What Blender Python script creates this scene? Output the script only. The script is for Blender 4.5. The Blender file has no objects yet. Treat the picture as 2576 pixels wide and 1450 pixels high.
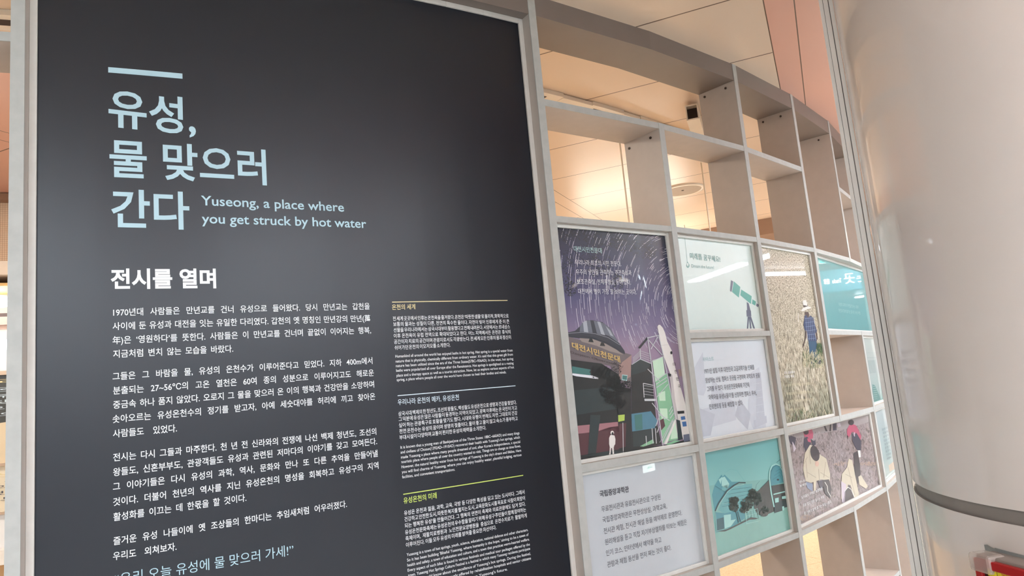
import bpy, math, random
from mathutils import Vector, Matrix
random.seed(7)
SC = bpy.context.scene
COL = SC.collection
# ------------------------------------------------------------------ camera
F_PX, YAW, PITCH, ROLL = 1811.24, 0.432272, 0.144947, -0.090399
R, D, CZ = 6.99694, 8.89694, 1.5          # wall radius, camera distance from the wall's axis, eye height
cp, sp, cy, sy = math.cos(PITCH), math.sin(PITCH), math.cos(YAW), math.sin(YAW)
FW = Vector((sy*cp, cy*cp, sp)); r0 = Vector((cy, -sy, 0)); u0 = r0.cross(FW)
RT = r0*math.cos(ROLL) + u0*math.sin(ROLL); UP = u0*math.cos(ROLL) - r0*math.sin(ROLL)
CAM = Vector((0, -D, CZ))
cd = bpy.data.cameras.new('camera'); cam = bpy.data.objects.new('camera', cd); COL.objects.link(cam)
cd.sensor_width = 36; cd.lens = F_PX/2576*36; cd.clip_start = .05; cd.clip_end = 200
m = Matrix((RT, UP, -FW)).transposed().to_4x4(); m.translation = CAM; cam.matrix_world = m
SC.camera = cam
# ------------------------------------------------------------------ world, lamps, exposure
w = bpy.data.worlds.new('world'); SC.world = w; w.use_nodes = True
w.node_tree.nodes['Background'].inputs[0].default_value = (.9, .92, 1, 1)
w.node_tree.nodes['Background'].inputs[1].default_value = .25
vs = SC.view_settings
vs.view_transform = 'Standard'; vs.look = 'None'; vs.gamma = 1; vs.use_curve_mapping = False; vs.exposure = 0.14
LAMP = 72.0            # strength of the fluorescent diffusers in the hall
LAMP_IN = 95.0        # inside the exhibition
TH = math.radians(41.9)
E1 = Vector((math.sin(TH), -math.cos(TH), 0)); E2 = Vector((math.cos(TH), math.sin(TH), 0))   # ceiling grid axes
ZC = 2.8204           # ceiling height

# ------------------------------------------------------------------ materials
def lin(c):
    return tuple(((v/255)/12.92 if v/255 <= .04045 else ((v/255+.055)/1.055)**2.4) for v in c) + (1,)
MATS = {}
def mat(name, rgb, rough=.5, metal=0, coat=0, coat_rough=.03, var=.04, scale=12, spec=.5, emit=0, bump=0, alpha=1, trans=0):
    if name in MATS: return MATS[name]
    M = bpy.data.materials.new(name); M.use_nodes = True; nt = M.node_tree; b = nt.nodes['Principled BSDF']
    c = rgb if isinstance(rgb[0], float) else lin(rgb)[:3]
    b.inputs['Roughness'].default_value = rough; b.inputs['Metallic'].default_value = metal
    b.inputs['Coat Weight'].default_value = coat; b.inputs['Coat Roughness'].default_value = coat_rough
    b.inputs['Specular IOR Level'].default_value = spec
    if alpha < 1: b.inputs['Alpha'].default_value = alpha
    if trans: b.inputs['Transmission Weight'].default_value = trans
    tc = nt.nodes.new('ShaderNodeTexCoord'); nz = nt.nodes.new('ShaderNodeTexNoise')
    nz.inputs['Scale'].default_value = scale; nz.inputs['Detail'].default_value = 4
    nt.links.new(tc.outputs['Object'], nz.inputs['Vector'])
    rp = nt.nodes.new('ShaderNodeValToRGB'); nt.links.new(nz.outputs['Fac'], rp.inputs[0])
    rp.color_ramp.elements[0].position = .3; rp.color_ramp.elements[1].position = .7
    rp.color_ramp.elements[0].color = tuple(max(0, v*(1-var)) for v in c)+(1,)
    rp.color_ramp.elements[1].color = tuple(min(1, v*(1+var)) for v in c)+(1,)
    nt.links.new(rp.outputs[0], b.inputs['Base Color'])
    if emit:
        nt.links.new(rp.outputs[0], b.inputs['Emission Color']); b.inputs['Emission Strength'].default_value = emit
    if bump:
        bm_ = nt.nodes.new('ShaderNodeBump'); bm_.inputs['Strength'].default_value = bump; bm_.inputs['Distance'].default_value = .01
        nt.links.new(nz.outputs['Fac'], bm_.inputs['Height']); nt.links.new(bm_.outputs[0], b.inputs['Normal'])
    MATS[name] = M
    return M
def nd(M, t, **kw):
    n = M.node_tree.nodes.new(t)
    for k, v in kw.items(): setattr(n, k, v)
    return n
def ink(name, rgb, **kw):       # printed ink under a glossy acrylic face
    kw.setdefault('rough', .4); kw.setdefault('coat', 1.0); kw.setdefault('coat_rough', .015); kw.setdefault('var', .03); kw.setdefault('scale', 30)
    return mat('ink_'+name, rgb, **kw)

ALU = mat('satin aluminium trim', (180, 180, 176), rough=.5, metal=.05, spec=.25, var=.05, scale=40)
BOARD = mat('grey brown laminate board', (188, 176, 167), rough=.5, var=.03, scale=25)
BEAD = mat('off white glazing bead', (222, 220, 214), rough=.35, var=.04, scale=30)
BEAD2 = mat('cream glazing bead', (206, 200, 193), rough=.4, var=.04, scale=30)
HEAD = mat('falloff darkened header laminate', (124, 112, 105), rough=.45, var=.03, scale=10)  # light falloff near the ceiling is put into this darker tone
PILLAR = mat('glossy beige enamel', (246, 236, 229), rough=.4, coat=1.0, coat_rough=.018, var=.015, scale=2, bump=.0)
GROOVE = mat('grey rubber joint', (150, 142, 136), rough=.5)
WHITE = mat('white metal housing', (236, 224, 208), rough=.35)
DARKM = mat('dark louvre', (60, 45, 36), rough=.6)
TUBE = mat('fluorescent diffuser', (.79, .905, 1.), emit=LAMP, var=0)
TUBE_IN = mat('warm white diffuser', (1., .91, .77), emit=LAMP_IN, var=0)
FIXT = mat('white fixture tray', (235, 232, 226), rough=.4)

# ceiling: cream and pink metal panels with dark joints, laid on the E1/E2 grid
def ceiling_mat():
    M = bpy.data.materials.new('painted metal ceiling panels'); M.use_nodes = True; nt = M.node_tree; L = nt.links
    b = nt.nodes['Principled BSDF']; b.inputs['Roughness'].default_value = .33
    tc = nd(M, 'ShaderNodeTexCoord'); sep = nd(M, 'ShaderNodeSeparateXYZ'); L.new(tc.outputs['Object'], sep.inputs[0])
    def mth(op, a, b_=None, c=None):
        n = nd(M, 'ShaderNodeMath', operation=op)
        for i, v in enumerate((a, b_, c)):
            if v is None: continue
            if isinstance(v, (int, float)): n.inputs[i].default_value = v
            else: L.new(v, n.inputs[i])
        return n.outputs[0]
    X, Y = sep.outputs[0], sep.outputs[1]
    U = mth('ADD', mth('MULTIPLY', X, E1.x), mth('MULTIPLY', Y, E1.y))
    V = mth('ADD', mth('MULTIPLY', X, E2.x), mth('MULTIPLY', Y, E2.y))
    def line(co, off, per, w_):
        f = mth('MODULO', mth('ADD', mth('SUBTRACT', co, off), per*40), per)
        d_ = mth('MINIMUM', f, mth('SUBTRACT', per, f))
        return mth('LESS_THAN', d_, w_)
    uf = mth('MODULO', mth('ADD', mth('SUBTRACT', U, 5.077), 1.598*20), 1.598)
    field = mth('LESS_THAN', uf, 1.497)                         # the long panels; the rest are the narrow plain strips
    lv = mth('MULTIPLY', line(V, -3.381, .55, .0035), mth('MULTIPLY', field, mth('LESS_THAN', U, 6.57)))
    lu = mth('MAXIMUM', line(U, 5.077, 1.598, .0022), line(U, 4.975, 1.598, .0022))
    seam = mth('MAXIMUM', lv, lu)
    pink = mth('MAXIMUM', mth('GREATER_THAN', U, 6.574), mth('MULTIPLY', mth('LESS_THAN', U, 4.4), mth('GREATER_THAN', V, -4.43)))
    nz = nd(M, 'ShaderNodeTexNoise'); nz.inputs['Scale'].default_value = 1.3; L.new(tc.outputs['Object'], nz.inputs['Vector'])
    m1 = nd(M, 'ShaderNodeMix', data_type='RGBA'); L.new(pink, m1.inputs[0])
    m1.inputs[6].default_value = (.82, .64, .49, 1); m1.inputs[7].default_value = (.80, .45, .34, 1)
    m2 = nd(M, 'ShaderNodeMix', data_type='RGBA'); L.new(seam, m2.inputs[0]); L.new(m1.outputs[2], m2.inputs[6]); m2.inputs[7].default_value = (.16, .09, .05, 1)
    m3 = nd(M, 'ShaderNodeMix', data_type='RGBA', blend_type='MULTIPLY'); m3.inputs[0].default_value = .06
    L.new(m2.outputs[2], m3.inputs[6]); L.new(nz.outputs['Fac'], m3.inputs[7]); L.new(m3.outputs[2], b.inputs['Base Color'])
    return M
def floor_mat():
    M = bpy.data.materials.new('polished terrazzo'); M.use_nodes = True; nt = M.node_tree; L = nt.links
    b = nt.nodes['Principled BSDF']; b.inputs['Roughness'].default_value = .18
    tc = nd(M, 'ShaderNodeTexCoord'); v = nd(M, 'ShaderNodeTexVoronoi'); v.inputs['Scale'].default_value = 60; L.new(tc.outputs['Object'], v.inputs['Vector'])
    rp = nd(M, 'ShaderNodeValToRGB'); cr = rp.color_ramp
    cr.elements[0].color = (.34, .25, .16, 1); cr.elements[0].position = .08
    e = cr.elements.new(.2); e.color = (.56, .42, .27, 1); cr.elements[1].position = .2
    cr.elements[-1].color = (.62, .48, .32, 1); cr.elements[-1].position = .6
    L.new(v.outputs['Distance'], rp.inputs[0])
    br = nd(M, 'ShaderNodeTexBrick'); br.offset = 0; br.inputs['Scale'].default_value = 1; br.inputs['Brick Width'].default_value = .9; br.inputs['Row Height'].default_value = .9; br.inputs['Mortar Size'].default_value = .003
    br.inputs['Color1'].default_value = br.inputs['Color2'].default_value = (1, 1, 1, 1); br.inputs['Mortar'].default_value = (.72, .66, .6, 1)
    L.new(tc.outputs['Object'], br.inputs['Vector'])
    mx = nd(M, 'ShaderNodeMix', data_type='RGBA', blend_type='MULTIPLY'); mx.inputs[0].default_value = 1
    ln = nd(M, 'ShaderNodeVectorMath', operation='LENGTH'); L.new(tc.outputs['Object'], ln.inputs[0])
    out = nd(M, 'ShaderNodeMath', operation='GREATER_THAN'); L.new(ln.outputs['Value'], out.inputs[0]); out.inputs[1].default_value = R-.02     # grey granite outside the exhibition
    gr = nd(M, 'ShaderNodeMix', data_type='RGBA', blend_type='MULTIPLY'); L.new(out.outputs[0], gr.inputs[0]); L.new(rp.outputs[0], gr.inputs[6]); gr.inputs[7].default_value = (.95, 1.25, 1.8, 1); gr.clamp_result = False
    L.new(gr.outputs[2], mx.inputs[6]); L.new(br.outputs[0], mx.inputs[7]); L.new(mx.outputs[2], b.inputs['Base Color'])
    return M
def tile_mat():
    M = bpy.data.materials.new('small peach mosaic tiles'); M.use_nodes = True; nt = M.node_tree; L = nt.links
    b = nt.nodes['Principled BSDF']; b.inputs['Roughness'].default_value = .3
    tc = nd(M, 'ShaderNodeTexCoord'); mp = nd(M, 'ShaderNodeMapping'); mp.inputs['Rotation'].default_value = (math.pi/2, 0, 0)
    L.new(tc.outputs['Object'], mp.inputs['Vector'])
    br = nd(M, 'ShaderNodeTexBrick'); br.offset = 0; br.inputs['Scale'].default_value = 1; br.inputs['Brick Width'].default_value = .0105; br.inputs['Row Height'].default_value = .0105; br.inputs['Mortar Size'].default_value = .0007
    br.inputs['Color1'].default_value = (.80, .60, .42, 1); br.inputs['Color2'].default_value = (.82, .64, .46, 1); br.inputs['Mortar'].default_value = (.45, .28, .17, 1)
    L.new(mp.outputs[0], br.inputs['Vector']); L.new(br.outputs[0], b.inputs['Base Color'])
    return M
CEIL = ceiling_mat(); FLOOR = floor_mat(); TILE = tile_mat()
PLAIN = mat('off white painted wall', (222, 218, 212), rough=.5, scale=3)

# ------------------------------------------------------------------ mesh helpers
class MB:
    def __init__(s): s.v = []; s.f = []; s.mi = []; s.uv = []; s.m = []
    def slot(s, M):
        if M not in s.m: s.m.append(M)
        return s.m.index(M)
    def add(s, vs_, fs, M, uvs=None):
        k = len(s.v); s.v += [tuple(p) for p in vs_]; i = s.slot(M)
        s.uv += list(uvs) if uvs else [(0, 0)]*len(vs_)
        for f in fs: s.f.append([k+j for j in f]); s.mi.append(i)
    def hexa(s, b, t, M):           # b: four bottom points, t: four top points (same order)
        n = len(b); fs = [list(range(n))[::-1], [n+i for i in range(n)]] + [[i, (i+1) % n, n+(i+1) % n, n+i] for i in range(n)]
        s.add(list(b)+list(t), fs, M)
    def box(s, c, x, y, z, M, a=Vector((1, 0, 0)), bb=Vector((0, 1, 0)), cc=Vector((0, 0, 1))):
        c = Vector(c); q = [c+a*(sx*x/2)+bb*(sy_*y/2)-cc*(z/2) for sx, sy_ in ((-1, -1), (1, -1), (1, 1), (-1, 1))]
        s.hexa(q, [p+cc*z for p in q], M)
    def cyl(s, p0, p1, r, M, n=16, r1=None):
        p0, p1 = Vector(p0), Vector(p1); ax = (p1-p0).normalized(); a = ax.orthogonal().normalized(); b = ax.cross(a)
        r1 = r if r1 is None else r1
        B = [p0+(a*math.cos(t)+b*math.sin(t))*r for t in (2*math.pi*i/n for i in range(n))]
        T = [p1+(a*math.cos(t)+b*math.sin(t))*r1 for t in (2*math.pi*i/n for i in range(n))]
        s.hexa(B, T, M)
    def lathe(s, c, prof, M, n=64):
        c = Vector(c); vs_ = []; fs = []
        for r_, z in prof:
            for i in range(n): vs_.append(c+Vector((r_*math.cos(2*math.pi*i/n), r_*math.sin(2*math.pi*i/n), z)))
        for j in range(len(prof)-1):
            for i in range(n): fs.append([j*n+i, j*n+(i+1) % n, (j+1)*n+(i+1) % n, (j+1)*n+i])
        s.add(vs_, fs, M)
def obj(name, mb, parent=None, smooth=False, bevel=0, kind=None):
    me = bpy.data.meshes.new(name); me.from_pydata(mb.v, [], mb.f)
    for M in mb.m: me.materials.append(M)
    me.polygons.foreach_set('material_index', mb.mi)
    ul = me.uv_layers.new(name='uv'); lv = [0]*len(me.loops); me.loops.foreach_get('vertex_index', lv)
    ul.data.foreach_set('uv', [c for i in lv for c in mb.uv[i]])
    if smooth: me.polygons.foreach_set('use_smooth', [True]*len(me.polygons))
    me.update()
    o = bpy.data.objects.new(name, me); COL.objects.link(o)
    if parent: o.parent = parent; o.matrix_parent_inverse = parent.matrix_world.inverted()
    if bevel:
        bv = o.modifiers.new('bevel', 'BEVEL'); bv.width = bevel; bv.segments = 2; bv.limit_method = 'ANGLE'
    if kind: o['kind'] = kind
    return o
def tag(o, label, cat, group=None):
    o['label'] = label; o['category'] = cat
    if group: o['group'] = group
    return o
def thing(name, loc, label, cat, group=None):
    o = bpy.data.objects.new(name, None); COL.objects.link(o); o.empty_display_size = .1
    o.matrix_world = Matrix.Translation(Vector(loc)); o.location = loc
    return tag(o, label, cat, group)
def wl(a, r_, z=0.):                # wall polar coordinates (degrees) -> world
    a = math.radians(a); return Vector((r_*math.sin(a), -r_*math.cos(a), z))
def ray(p): return FW + RT*((p[0]-1288)/F_PX) + UP*((725-p[1])/F_PX)

# surfaces that carry print: (s, z) in metres on the surface, and where a sight line meets it
class Flat:
    def __init__(s, A, B, rec=0., base=None):
        A, B = Vector((A[0], A[1], 0)), Vector((B[0], B[1], 0)); s.w = (B-A).length; s.e = (B-A)/s.w
        s.n = Vector((s.e.y, -s.e.x, 0))
        if base is not None: s.n = base
        s.O = A - s.n*rec
    def at(s, x, z, off=0.): return s.O + s.e*x + s.n*off + Vector((0, 0, z))
    def uv(s, p):
        d = ray(p); t = (s.O-CAM).dot(s.n)/d.dot(s.n); P = CAM+d*t
        return (P-s.O).dot(s.e), P.z
class Arc:
    def __init__(s, aL, aR, r_): s.aL = math.radians(aL); s.r = r_; s.w = r_*math.radians(aR-aL)
    def at(s, x, z, off=0.):
        a = s.aL + x/s.r; return Vector(((s.r+off)*math.sin(a), -(s.r+off)*math.cos(a), z))
    def uv(s, p):
        d = ray(p); a = d.x**2+d.y**2; b = -2*D*d.y; c = D*D-s.r**2; t = (-b-math.sqrt(max(b*b-4*a*c, 0)))/(2*a)
        P = CAM+d*t; return (math.atan2(P.x, -P.y)-s.aL)*s.r, P.z
LAY = .00025
def clip(poly, x0, x1, z0, z1):
    for ax, lim, sg in ((0, x0, 1), (0, x1, -1), (1, z0, 1), (1, z1, -1)):
        out = []
        for i in range(len(poly)):
            a, b = poly[i-1], poly[i]; ia, ib = (a[ax]-lim)*sg >= 0, (b[ax]-lim)*sg >= 0
            if ia != ib:
                t = (lim-a[ax])/(b[ax]-a[ax]); out.append((a[0]+(b[0]-a[0])*t, a[1]+(b[1]-a[1])*t))
            if ib: out.append(b)
        poly = out
        if len(poly) < 3: return []
    return poly
class Art:                           # printed artwork on one surface
    def __init__(s, S, x0, x1, z0, z1): s.S = S; s.b = (x0, x1, z0, z1); s.mb = MB()
    def sz(s, pts, M, lay=1):
        q = clip(list(pts), *s.b)
        if len(q) >= 3: s.mb.add([s.S.at(x, z, lay*LAY) for x, z in q], [list(range(len(q)))], M, q)
    def poly(s, pts, M, lay=1): s.sz([s.S.uv(p) for p in pts], M, lay)
    def line(s, pts, wpx, M, lay=2):
        for a, b in zip(pts, pts[1:]):
            L_ = math.hypot(b[0]-a[0], b[1]-a[1]) or 1; nx, ny = -(b[1]-a[1])/L_*wpx/2, (b[0]-a[0])/L_*wpx/2
            s.poly([(a[0]+nx, a[1]+ny), (b[0]+nx, b[1]+ny), (b[0]-nx, b[1]-ny), (a[0]-nx, a[1]-ny)], M, lay)
    def oval(s, c, rx, ry, M, lay=1, n=18, rot=0., jit=0.):
        s.poly([(c[0]+rx*k*math.cos(t)*math.cos(rot)-ry*k*math.sin(t)*math.sin(rot), c[1]+rx*k*math.cos(t)*math.sin(rot)+ry*k*math.sin(t)*math.cos(rot))
                for t, k in ((2*math.pi*i/n, 1+random.uniform(-jit, jit)) for i in range(n))], M, lay)
    def leaves(s, c, rx, ry, n, size, M, lay=3):
        for _ in range(n):
            a, k = random.uniform(0, 6.283), math.sqrt(random.random())
            s.oval((c[0]+rx*k*math.cos(a), c[1]+ry*k*math.sin(a)), size*random.uniform(.5, 1.3), size*random.uniform(.4, 1.), M, lay, 6, random.uniform(0, 3), .3)

# lettering -----------------------------------------------------------------
PEN = bpy.data.curves.new('lettering pen', 'FONT'); PEN.size = 1; PEN.resolution_u = 3
PEN_O = bpy.data.objects.new('lettering pen', PEN)
def glyphs(t, bold, sw):
    PEN.body = t; PEN.offset = bold
    me = PEN_O.to_mesh(); v = [(p.co.x, p.co.y) for p in me.vertices]; f = [list(p.vertices) for p in me.polygons]
    PEN_O.to_mesh_clear()
    return v, f
def text(S, mb, t, Lp, Rp, hpx, M, lay=4, bold=0., latin=False, cw=None):
    """one line of lettering on surface S, from its lower left to its lower right corner"""
    x0, z0 = S.uv(Lp); x1, z1 = S.uv(Rp); h = S.uv((Lp[0], Lp[1]-hpx))[1]-z0
    em = h/(.682 if latin else .875); dz = 0 if latin else .073*em
    put(S, mb, t, x0, x1, z0, z1, em, dz, M, lay, bold, cw)
WORDS = {}
def word(t, bold):                  # mesh of one word and how far it moves the pen
    if (t, bold) not in WORDS:
        v, f = glyphs(t+'|', bold, 1); v0 = glyphs('|', bold, 1)[0]; lsb = min(p[0] for p in v0)
        bar = max(p[0] for p in v)-(max(p[0] for p in v0)-lsb)
        keep = [i for i, p in enumerate(v) if p[0] < bar-1e-4]; ix = {i: k for k, i in enumerate(keep)}
        WORDS[t, bold] = ([v[i] for i in keep], [[ix[i] for i in q] for q in f if all(i in ix for i in q)], bar-lsb)
    return WORDS[t, bold]
def put(S, mb, t, x0, x1, z0, z1, em, dz, M, lay=4, bold=0., cw=None):
    ws = [word(q, bold) for q in t.split(' ')]; n = len(ws)-1; W_ = x1-x0
    a = min(p[0] for p in ws[0][0]); tail = ws[-1][2]-max(p[0] for p in ws[-1][0])
    nat = sum(q[2] for q in ws)-a-tail; sp = .278
    if cw and n: sp = min(1.1, max(.1, (W_/(em*cw)-nat)/n))
    sx = W_/(nat+n*sp); pen = -a
    for v, f, adv in ws:
        mb.add([S.at(x0+(x+pen)*sx, z0+(z1-z0)*(x+pen)*sx/W_+y*em+dz, lay*LAY) for x, y in v], f, M); pen += adv+sp

# ================================================================== room shell
def slab(name, x0, x1, y0, y1, z0, z1, M):
    b = MB(); b.box(((x0+x1)/2, (y0+y1)/2, (z0+z1)/2), x1-x0, y1-y0, z1-z0, M); return obj(name, b, kind='structure')
slab('floor', -16, 20, -24, 10, -.1, 0, FLOOR)
slab('ceiling', -16, 20, -24, 10, ZC, ZC+.1, CEIL)
slab('wall_left', -16.2, -16, -24, 10, 0, ZC, PLAIN)
slab('wall_right', 20, 20.2, -24, 10, 0, ZC, PLAIN)
slab('wall_front', -16, 20, -24.2, -24, 0, ZC, PLAIN)
slab('wall_back', -16, 20, 10, 10.2, 0, ZC, PLAIN)

# ================================================================== the curved partition shelf
PL_ = -2.831; P = [8.890+4.6703*k for k in range(6)]; HW = .11793; PFAR = -7.5; DEP = .178
T_HD = 2.7453
part = thing('display_shelf', wl(14, R-.09), 'long curved grey brown partition of open cells with satin metal edges, reaching the ceiling', 'shelf')
def prism(mb, aL, aR, rf, rb, z0, z1, M, n=1):
    for i in range(n):
        a, b = aL+(aR-aL)*i/n, aL+(aR-aL)*(i+1)/n
        q = [(a, rf), (b, rf), (b, rb), (a, rb)]
        mb.hexa([wl(x, r_, z0) for x, r_ in q], [wl(x, r_, z1) for x, r_ in q], M)
def shelf(aL, aR, z0, z1, n=1):
    b = MB(); prism(b, aL+HW, aR-HW, R-.004, R-DEP, z0, z1, BOARD, n); s = obj('shelf_board', b, part)
    t = MB(); prism(t, aL+HW, aR-HW, R-.0005, R-.004, z0, z1, ALU, n); obj('front_trim', t, s)
def upright(a, z0, z1):
    b = MB(); t = MB()
    e = Vector((math.cos(math.radians(a)), math.sin(math.radians(a)), 0)); o = Vector((math.sin(math.radians(a)), -math.cos(math.radians(a)), 0)); h = R*math.radians(HW)
    for mb, f, k, M in ((b, R-.003, R-DEP, BOARD), (t, R+.0005, R-.003, ALU)):
        q = [o*f-e*h, o*f+e*h, o*k+e*h, o*k-e*h]
        mb.hexa([p+Vector((0, 0, z0)) for p in q], [p+Vector((0, 0, z1)) for p in q], M)
    s = obj('upright_board', b, part); obj('front_trim', t, s)
    return s
for a in (PFAR, PL_, P[0], P[2], P[5]): upright(a, 0, ZC)
upright(P[1], 0, 2.4493)
upright(P[3], 1.2418, ZC); upright(P[3], 0, .8622)
upright(P[4], 2.0313, ZC); upright(P[4], 0, 1.659)
for aL, aR, n in ((PFAR, PL_, 2), (PL_, P[0], 5), (P[0], P[1], 1), (P[1], P[2], 1), (P[2], P[3], 1), (P[3], P[4], 1), (P[4], P[5], 1)):
    b = MB()
    cut = 0 if aR == P[1] else HW; cl = 0 if aL == P[1] else HW
    prism(b, aL+cl, aR-cut, R-.0015, R-DEP, T_HD, ZC, HEAD, n); obj('header_beam', b, part)
fc = {k: (P[k], P[k+1]) for k in range(5)}; fc['L'] = (PFAR, PL_)
for k, z0, z1 in [('L', 2.4263, 2.4493)]+[(k, 2.4263, 2.4493) for k in (0, 1, 2, 4)]+[(k, 2.0313, 2.0516) for k in range(5)] + \
        [(k, 1.6386, 1.659) for k in (1, 3, 4)]+[(k, 1.2418, 1.266) for k in range(5)]+[(k, .8415, .8622) for k in range(5)] + \
        [(3, .434, .454)]+[(k, 0, .06) for k in (0, 1, 2, 3, 4, 'L')]:
    shelf(*fc[k], z0, z1)
# small screw caps near the tops of the uprights
for a, z, d_ in ((P[1], 2.405, .045), (P[1], 2.4, .155), (P[2], 2.725, .045), (P[2], 2.725, .15), (P[3], 2.725, .06), (P[3], 2.725, .15), (P[4], 2.725, .06)):
    b = MB(); e = Vector((math.cos(math.radians(a)), math.sin(math.radians(a)), 0)); c = wl(a, R-d_, z)-e*(R*math.radians(HW))
    b.cyl(c, c-e*.003, .005, DARKM, 10); obj('screw_cap', b, part)

# ================================================================== display panels
def strip(S, x0, x1, z0, z1, off, back, M, n=1):
    b = MB()
    for i in range(n):
        a, c = x0+(x1-x0)*i/n, x0+(x1-x0)*(i+1)/n
        b.hexa([S.at(a, z0, off), S.at(c, z0, off), S.at(c, z0, back), S.at(a, z0, back)], [S.at(a, z1, off), S.at(c, z1, off), S.at(c, z1, back), S.at(a, z1, back)], M)
    return b
class Panel:
    def __init__(s, S, z0, z1, base, label, bw=.012, bead=BEAD, n=1, boff=.010, x0=.0144, x1=None):
        s.S = S; s.n = n; x1 = S.w-.0144 if x1 is None else x1
        s.root = thing('display_board', S.at((x0+x1)/2, z0, -.003), label, 'display board')
        s.art = Art(S, x0+.002, x1-.002, z0+.002, z1-.002); s.base = base; s.box = (x0, x1, z0, z1)
        mb = strip(S, x0, x1, z0, z1, -.0001, -.006, mat('panel backing', (225, 225, 222)), n); s.back = mb
        for i in range(n):
            a, c = x0+(x1-x0)*i/n, x0+(x1-x0)*(i+1)/n
            q = [(a, z0), (c, z0), (c, z1), (a, z1)]; s.art.mb.add([S.at(*p) for p in q], [[0, 1, 2, 3]], base, q)
        for nm, (a, c, e, f) in dict(left=(x0, x0+bw, z0, z1), right=(x1-bw, x1, z0, z1), top=(x0+bw, x1-bw, z1-bw, z1), bottom=(x0+bw, x1-bw, z0, z0+bw)).items():
            obj('glazing_bead', strip(S, a, c, e, f, boff, .0005, bead, n if nm in ('top', 'bottom') else 1), s.root, bevel=.0015)
        s.letters = MB()
    def text(s, *a, **k): text(s.S, s.letters, *a, **k)
    def flush(s, name='lettering'):
        if s.letters.f: obj(name, s.letters, s.root)
        s.letters = MB()
    def done(s):
        s.flush(); obj('printed_face', s.art.mb, s.root); obj('backing_board', s.back, s.root)

# ---- the big dark introduction panel
NAVY = mat('dark blue grey satin print', (6, 15, 29), rough=.36, var=.03, scale=6, spec=.6)
SKYB = mat('pale blue vinyl', (176, 205, 216), rough=.45); WHT = mat('white vinyl', (234, 236, 238), rough=.45)
YEL = mat('pale yellow vinyl', (226, 210, 160), rough=.45); LIME = mat('lime vinyl', (205, 222, 110), rough=.45); ICE = mat('ice white vinyl', (205, 220, 228), rough=.45)
S = Arc(PL_, P[0], R-.047)
ip = Panel(S, .06, T_HD, NAVY, 'tall dark blue grey introduction panel with a pale blue Korean title and white paragraphs', bw=.0165, bead=BEAD2, n=10, boff=.008)
ip.text('유성,', (273.4, 316.5), (493.1, 341), 91, SKYB, bold=.018)
ip.text('물 맞으러', (275.9, 444.2), (671.4, 465), 90.5, SKYB, bold=.018)
ip.text('간다', (280.3, 571.5), (477.6, 576.5), 92, SKYB, bold=.018)
ip.flush('title_lettering')
ip.text('Yuseong, a place where', (505.9, 516.5), (865.5, 532.8), 23.4, SKYB, latin=True, bold=.012)
ip.text('you get struck by hot water', (507.9, 561.7), (921.7, 574), 23.4, SKYB, latin=True, bold=.012)
ip.flush('subtitle_lettering')
b = MB(); ca = Art(S, 0, S.w, 0, 3); q = [S.uv(p) for p in ((272.2, 166.6), (458.9, 188.1), (459.5, 201), (272.4, 180))]
za, zb = (q[2][1]+q[3][1])/2, (q[0][1]+q[1][1])/2
b = strip(S, q[0][0], q[1][0], za, zb, 4*LAY, .0001, SKYB, 3); obj('title_bar', b, ip.root)
ip.text('전시를 열며', (278.8, 726.7), (544, 724.3), 47.7, WHT, bold=.03); ip.flush('heading_lettering')
BODY = [
 ('1970년대 사람들은 만년교를 건너 유성으로 들어왔다. 당시 만년교는 갑천을', 284.8, 796.2, 930.2, 779.1),
 ('사이에 둔 유성과 대전을 잇는 유일한 다리였다. 갑천의 옛 명칭인 만년강의 만년(萬', 283.4, 831.2, 931.5, 809.4),
 ('年)은 ‘영원하다’를 뜻한다. 사람들은 이 만년교를 건너며 끝없이 이어지는 행복,', 283.4, 866.5, 933.5, 839.5),
 ('지금처럼 변치 않는 모습을 바랐다.', 284.8, 901, 586.8, 886.6),
 ('그들은 그 바람을 물, 유성의 온천수가 이루어준다고 믿었다. 지하 400m에서', 283.4, 957.5, 937, 916.1),
 ('분출되는 27~56℃의 고온 열천은 60여 종의 성분으로 이루어지고도 해로운', 284.8, 993.4, 940.6, 946.5),
 ('중금속 하나 품지 않았다. 오로지 그 물을 맞으러 온 이의 행복과 건강만을 소망하며', 284.8, 1029.2, 941.2, 975.4),
 ('솟아오르는 유성온천수의 정기를 받고자, 아예 세숫대야를 허리에 끼고 찾아온', 283.4, 1065.2, 944, 1005.8),
 ('사람들도 있었다.', 284.3, 1101.8, 445.3, 1087.2),
 ('전시는 다시 그들과 마주한다. 천 년 전 신라와의 전쟁에 나선 백제 청년도, 조선의', 284.8, 1161.7, 946.7, 1094.1),
 ('왕들도, 신혼부부도, 관광객들도 유성과 관련된 저마다의 이야기를 갖고 모여든다.', 284.8, 1198.9, 948.6, 1118.9),
 ('그 이야기들은 다시 유성의 과학, 역사, 문화와 만나 또 다른 추억을 만들어낼', 284.3, 1235.3, 950.3, 1149.3),
 ('것이다. 더불어 천년의 역사를 지닌 유성온천의 명성을 회복하고 유성구의 지역', 284.8, 1273.9, 952.2, 1179.6),
 ('활성화를 이끄는 데 한몫을 할 것이다.', 285.4, 1312, 619.9, 1261.8),
 ('즐거운 유성 나들이에 옛 조상들의 한마디는 추임새처럼 어우러졌다.', 285.4, 1372.7, 872.8, 1277),
 ('우리도 외쳐보자.', 284.3, 1410.7, 444.2, 1385)]
for t, x0, y0, x1, y1 in BODY: ip.text(t, (x0, y0), (x1, y1), 18.7+.0022*(y0-796), WHT, cw=.88, bold=.009)
ip.flush('paragraph_lettering')
ip.text('“우리 오늘 유성에 물 맞으러 가세!”', (287.6, 1475), (738.5, 1397), 30, SKYB, bold=0); ip.flush('closing_line_lettering')
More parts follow.
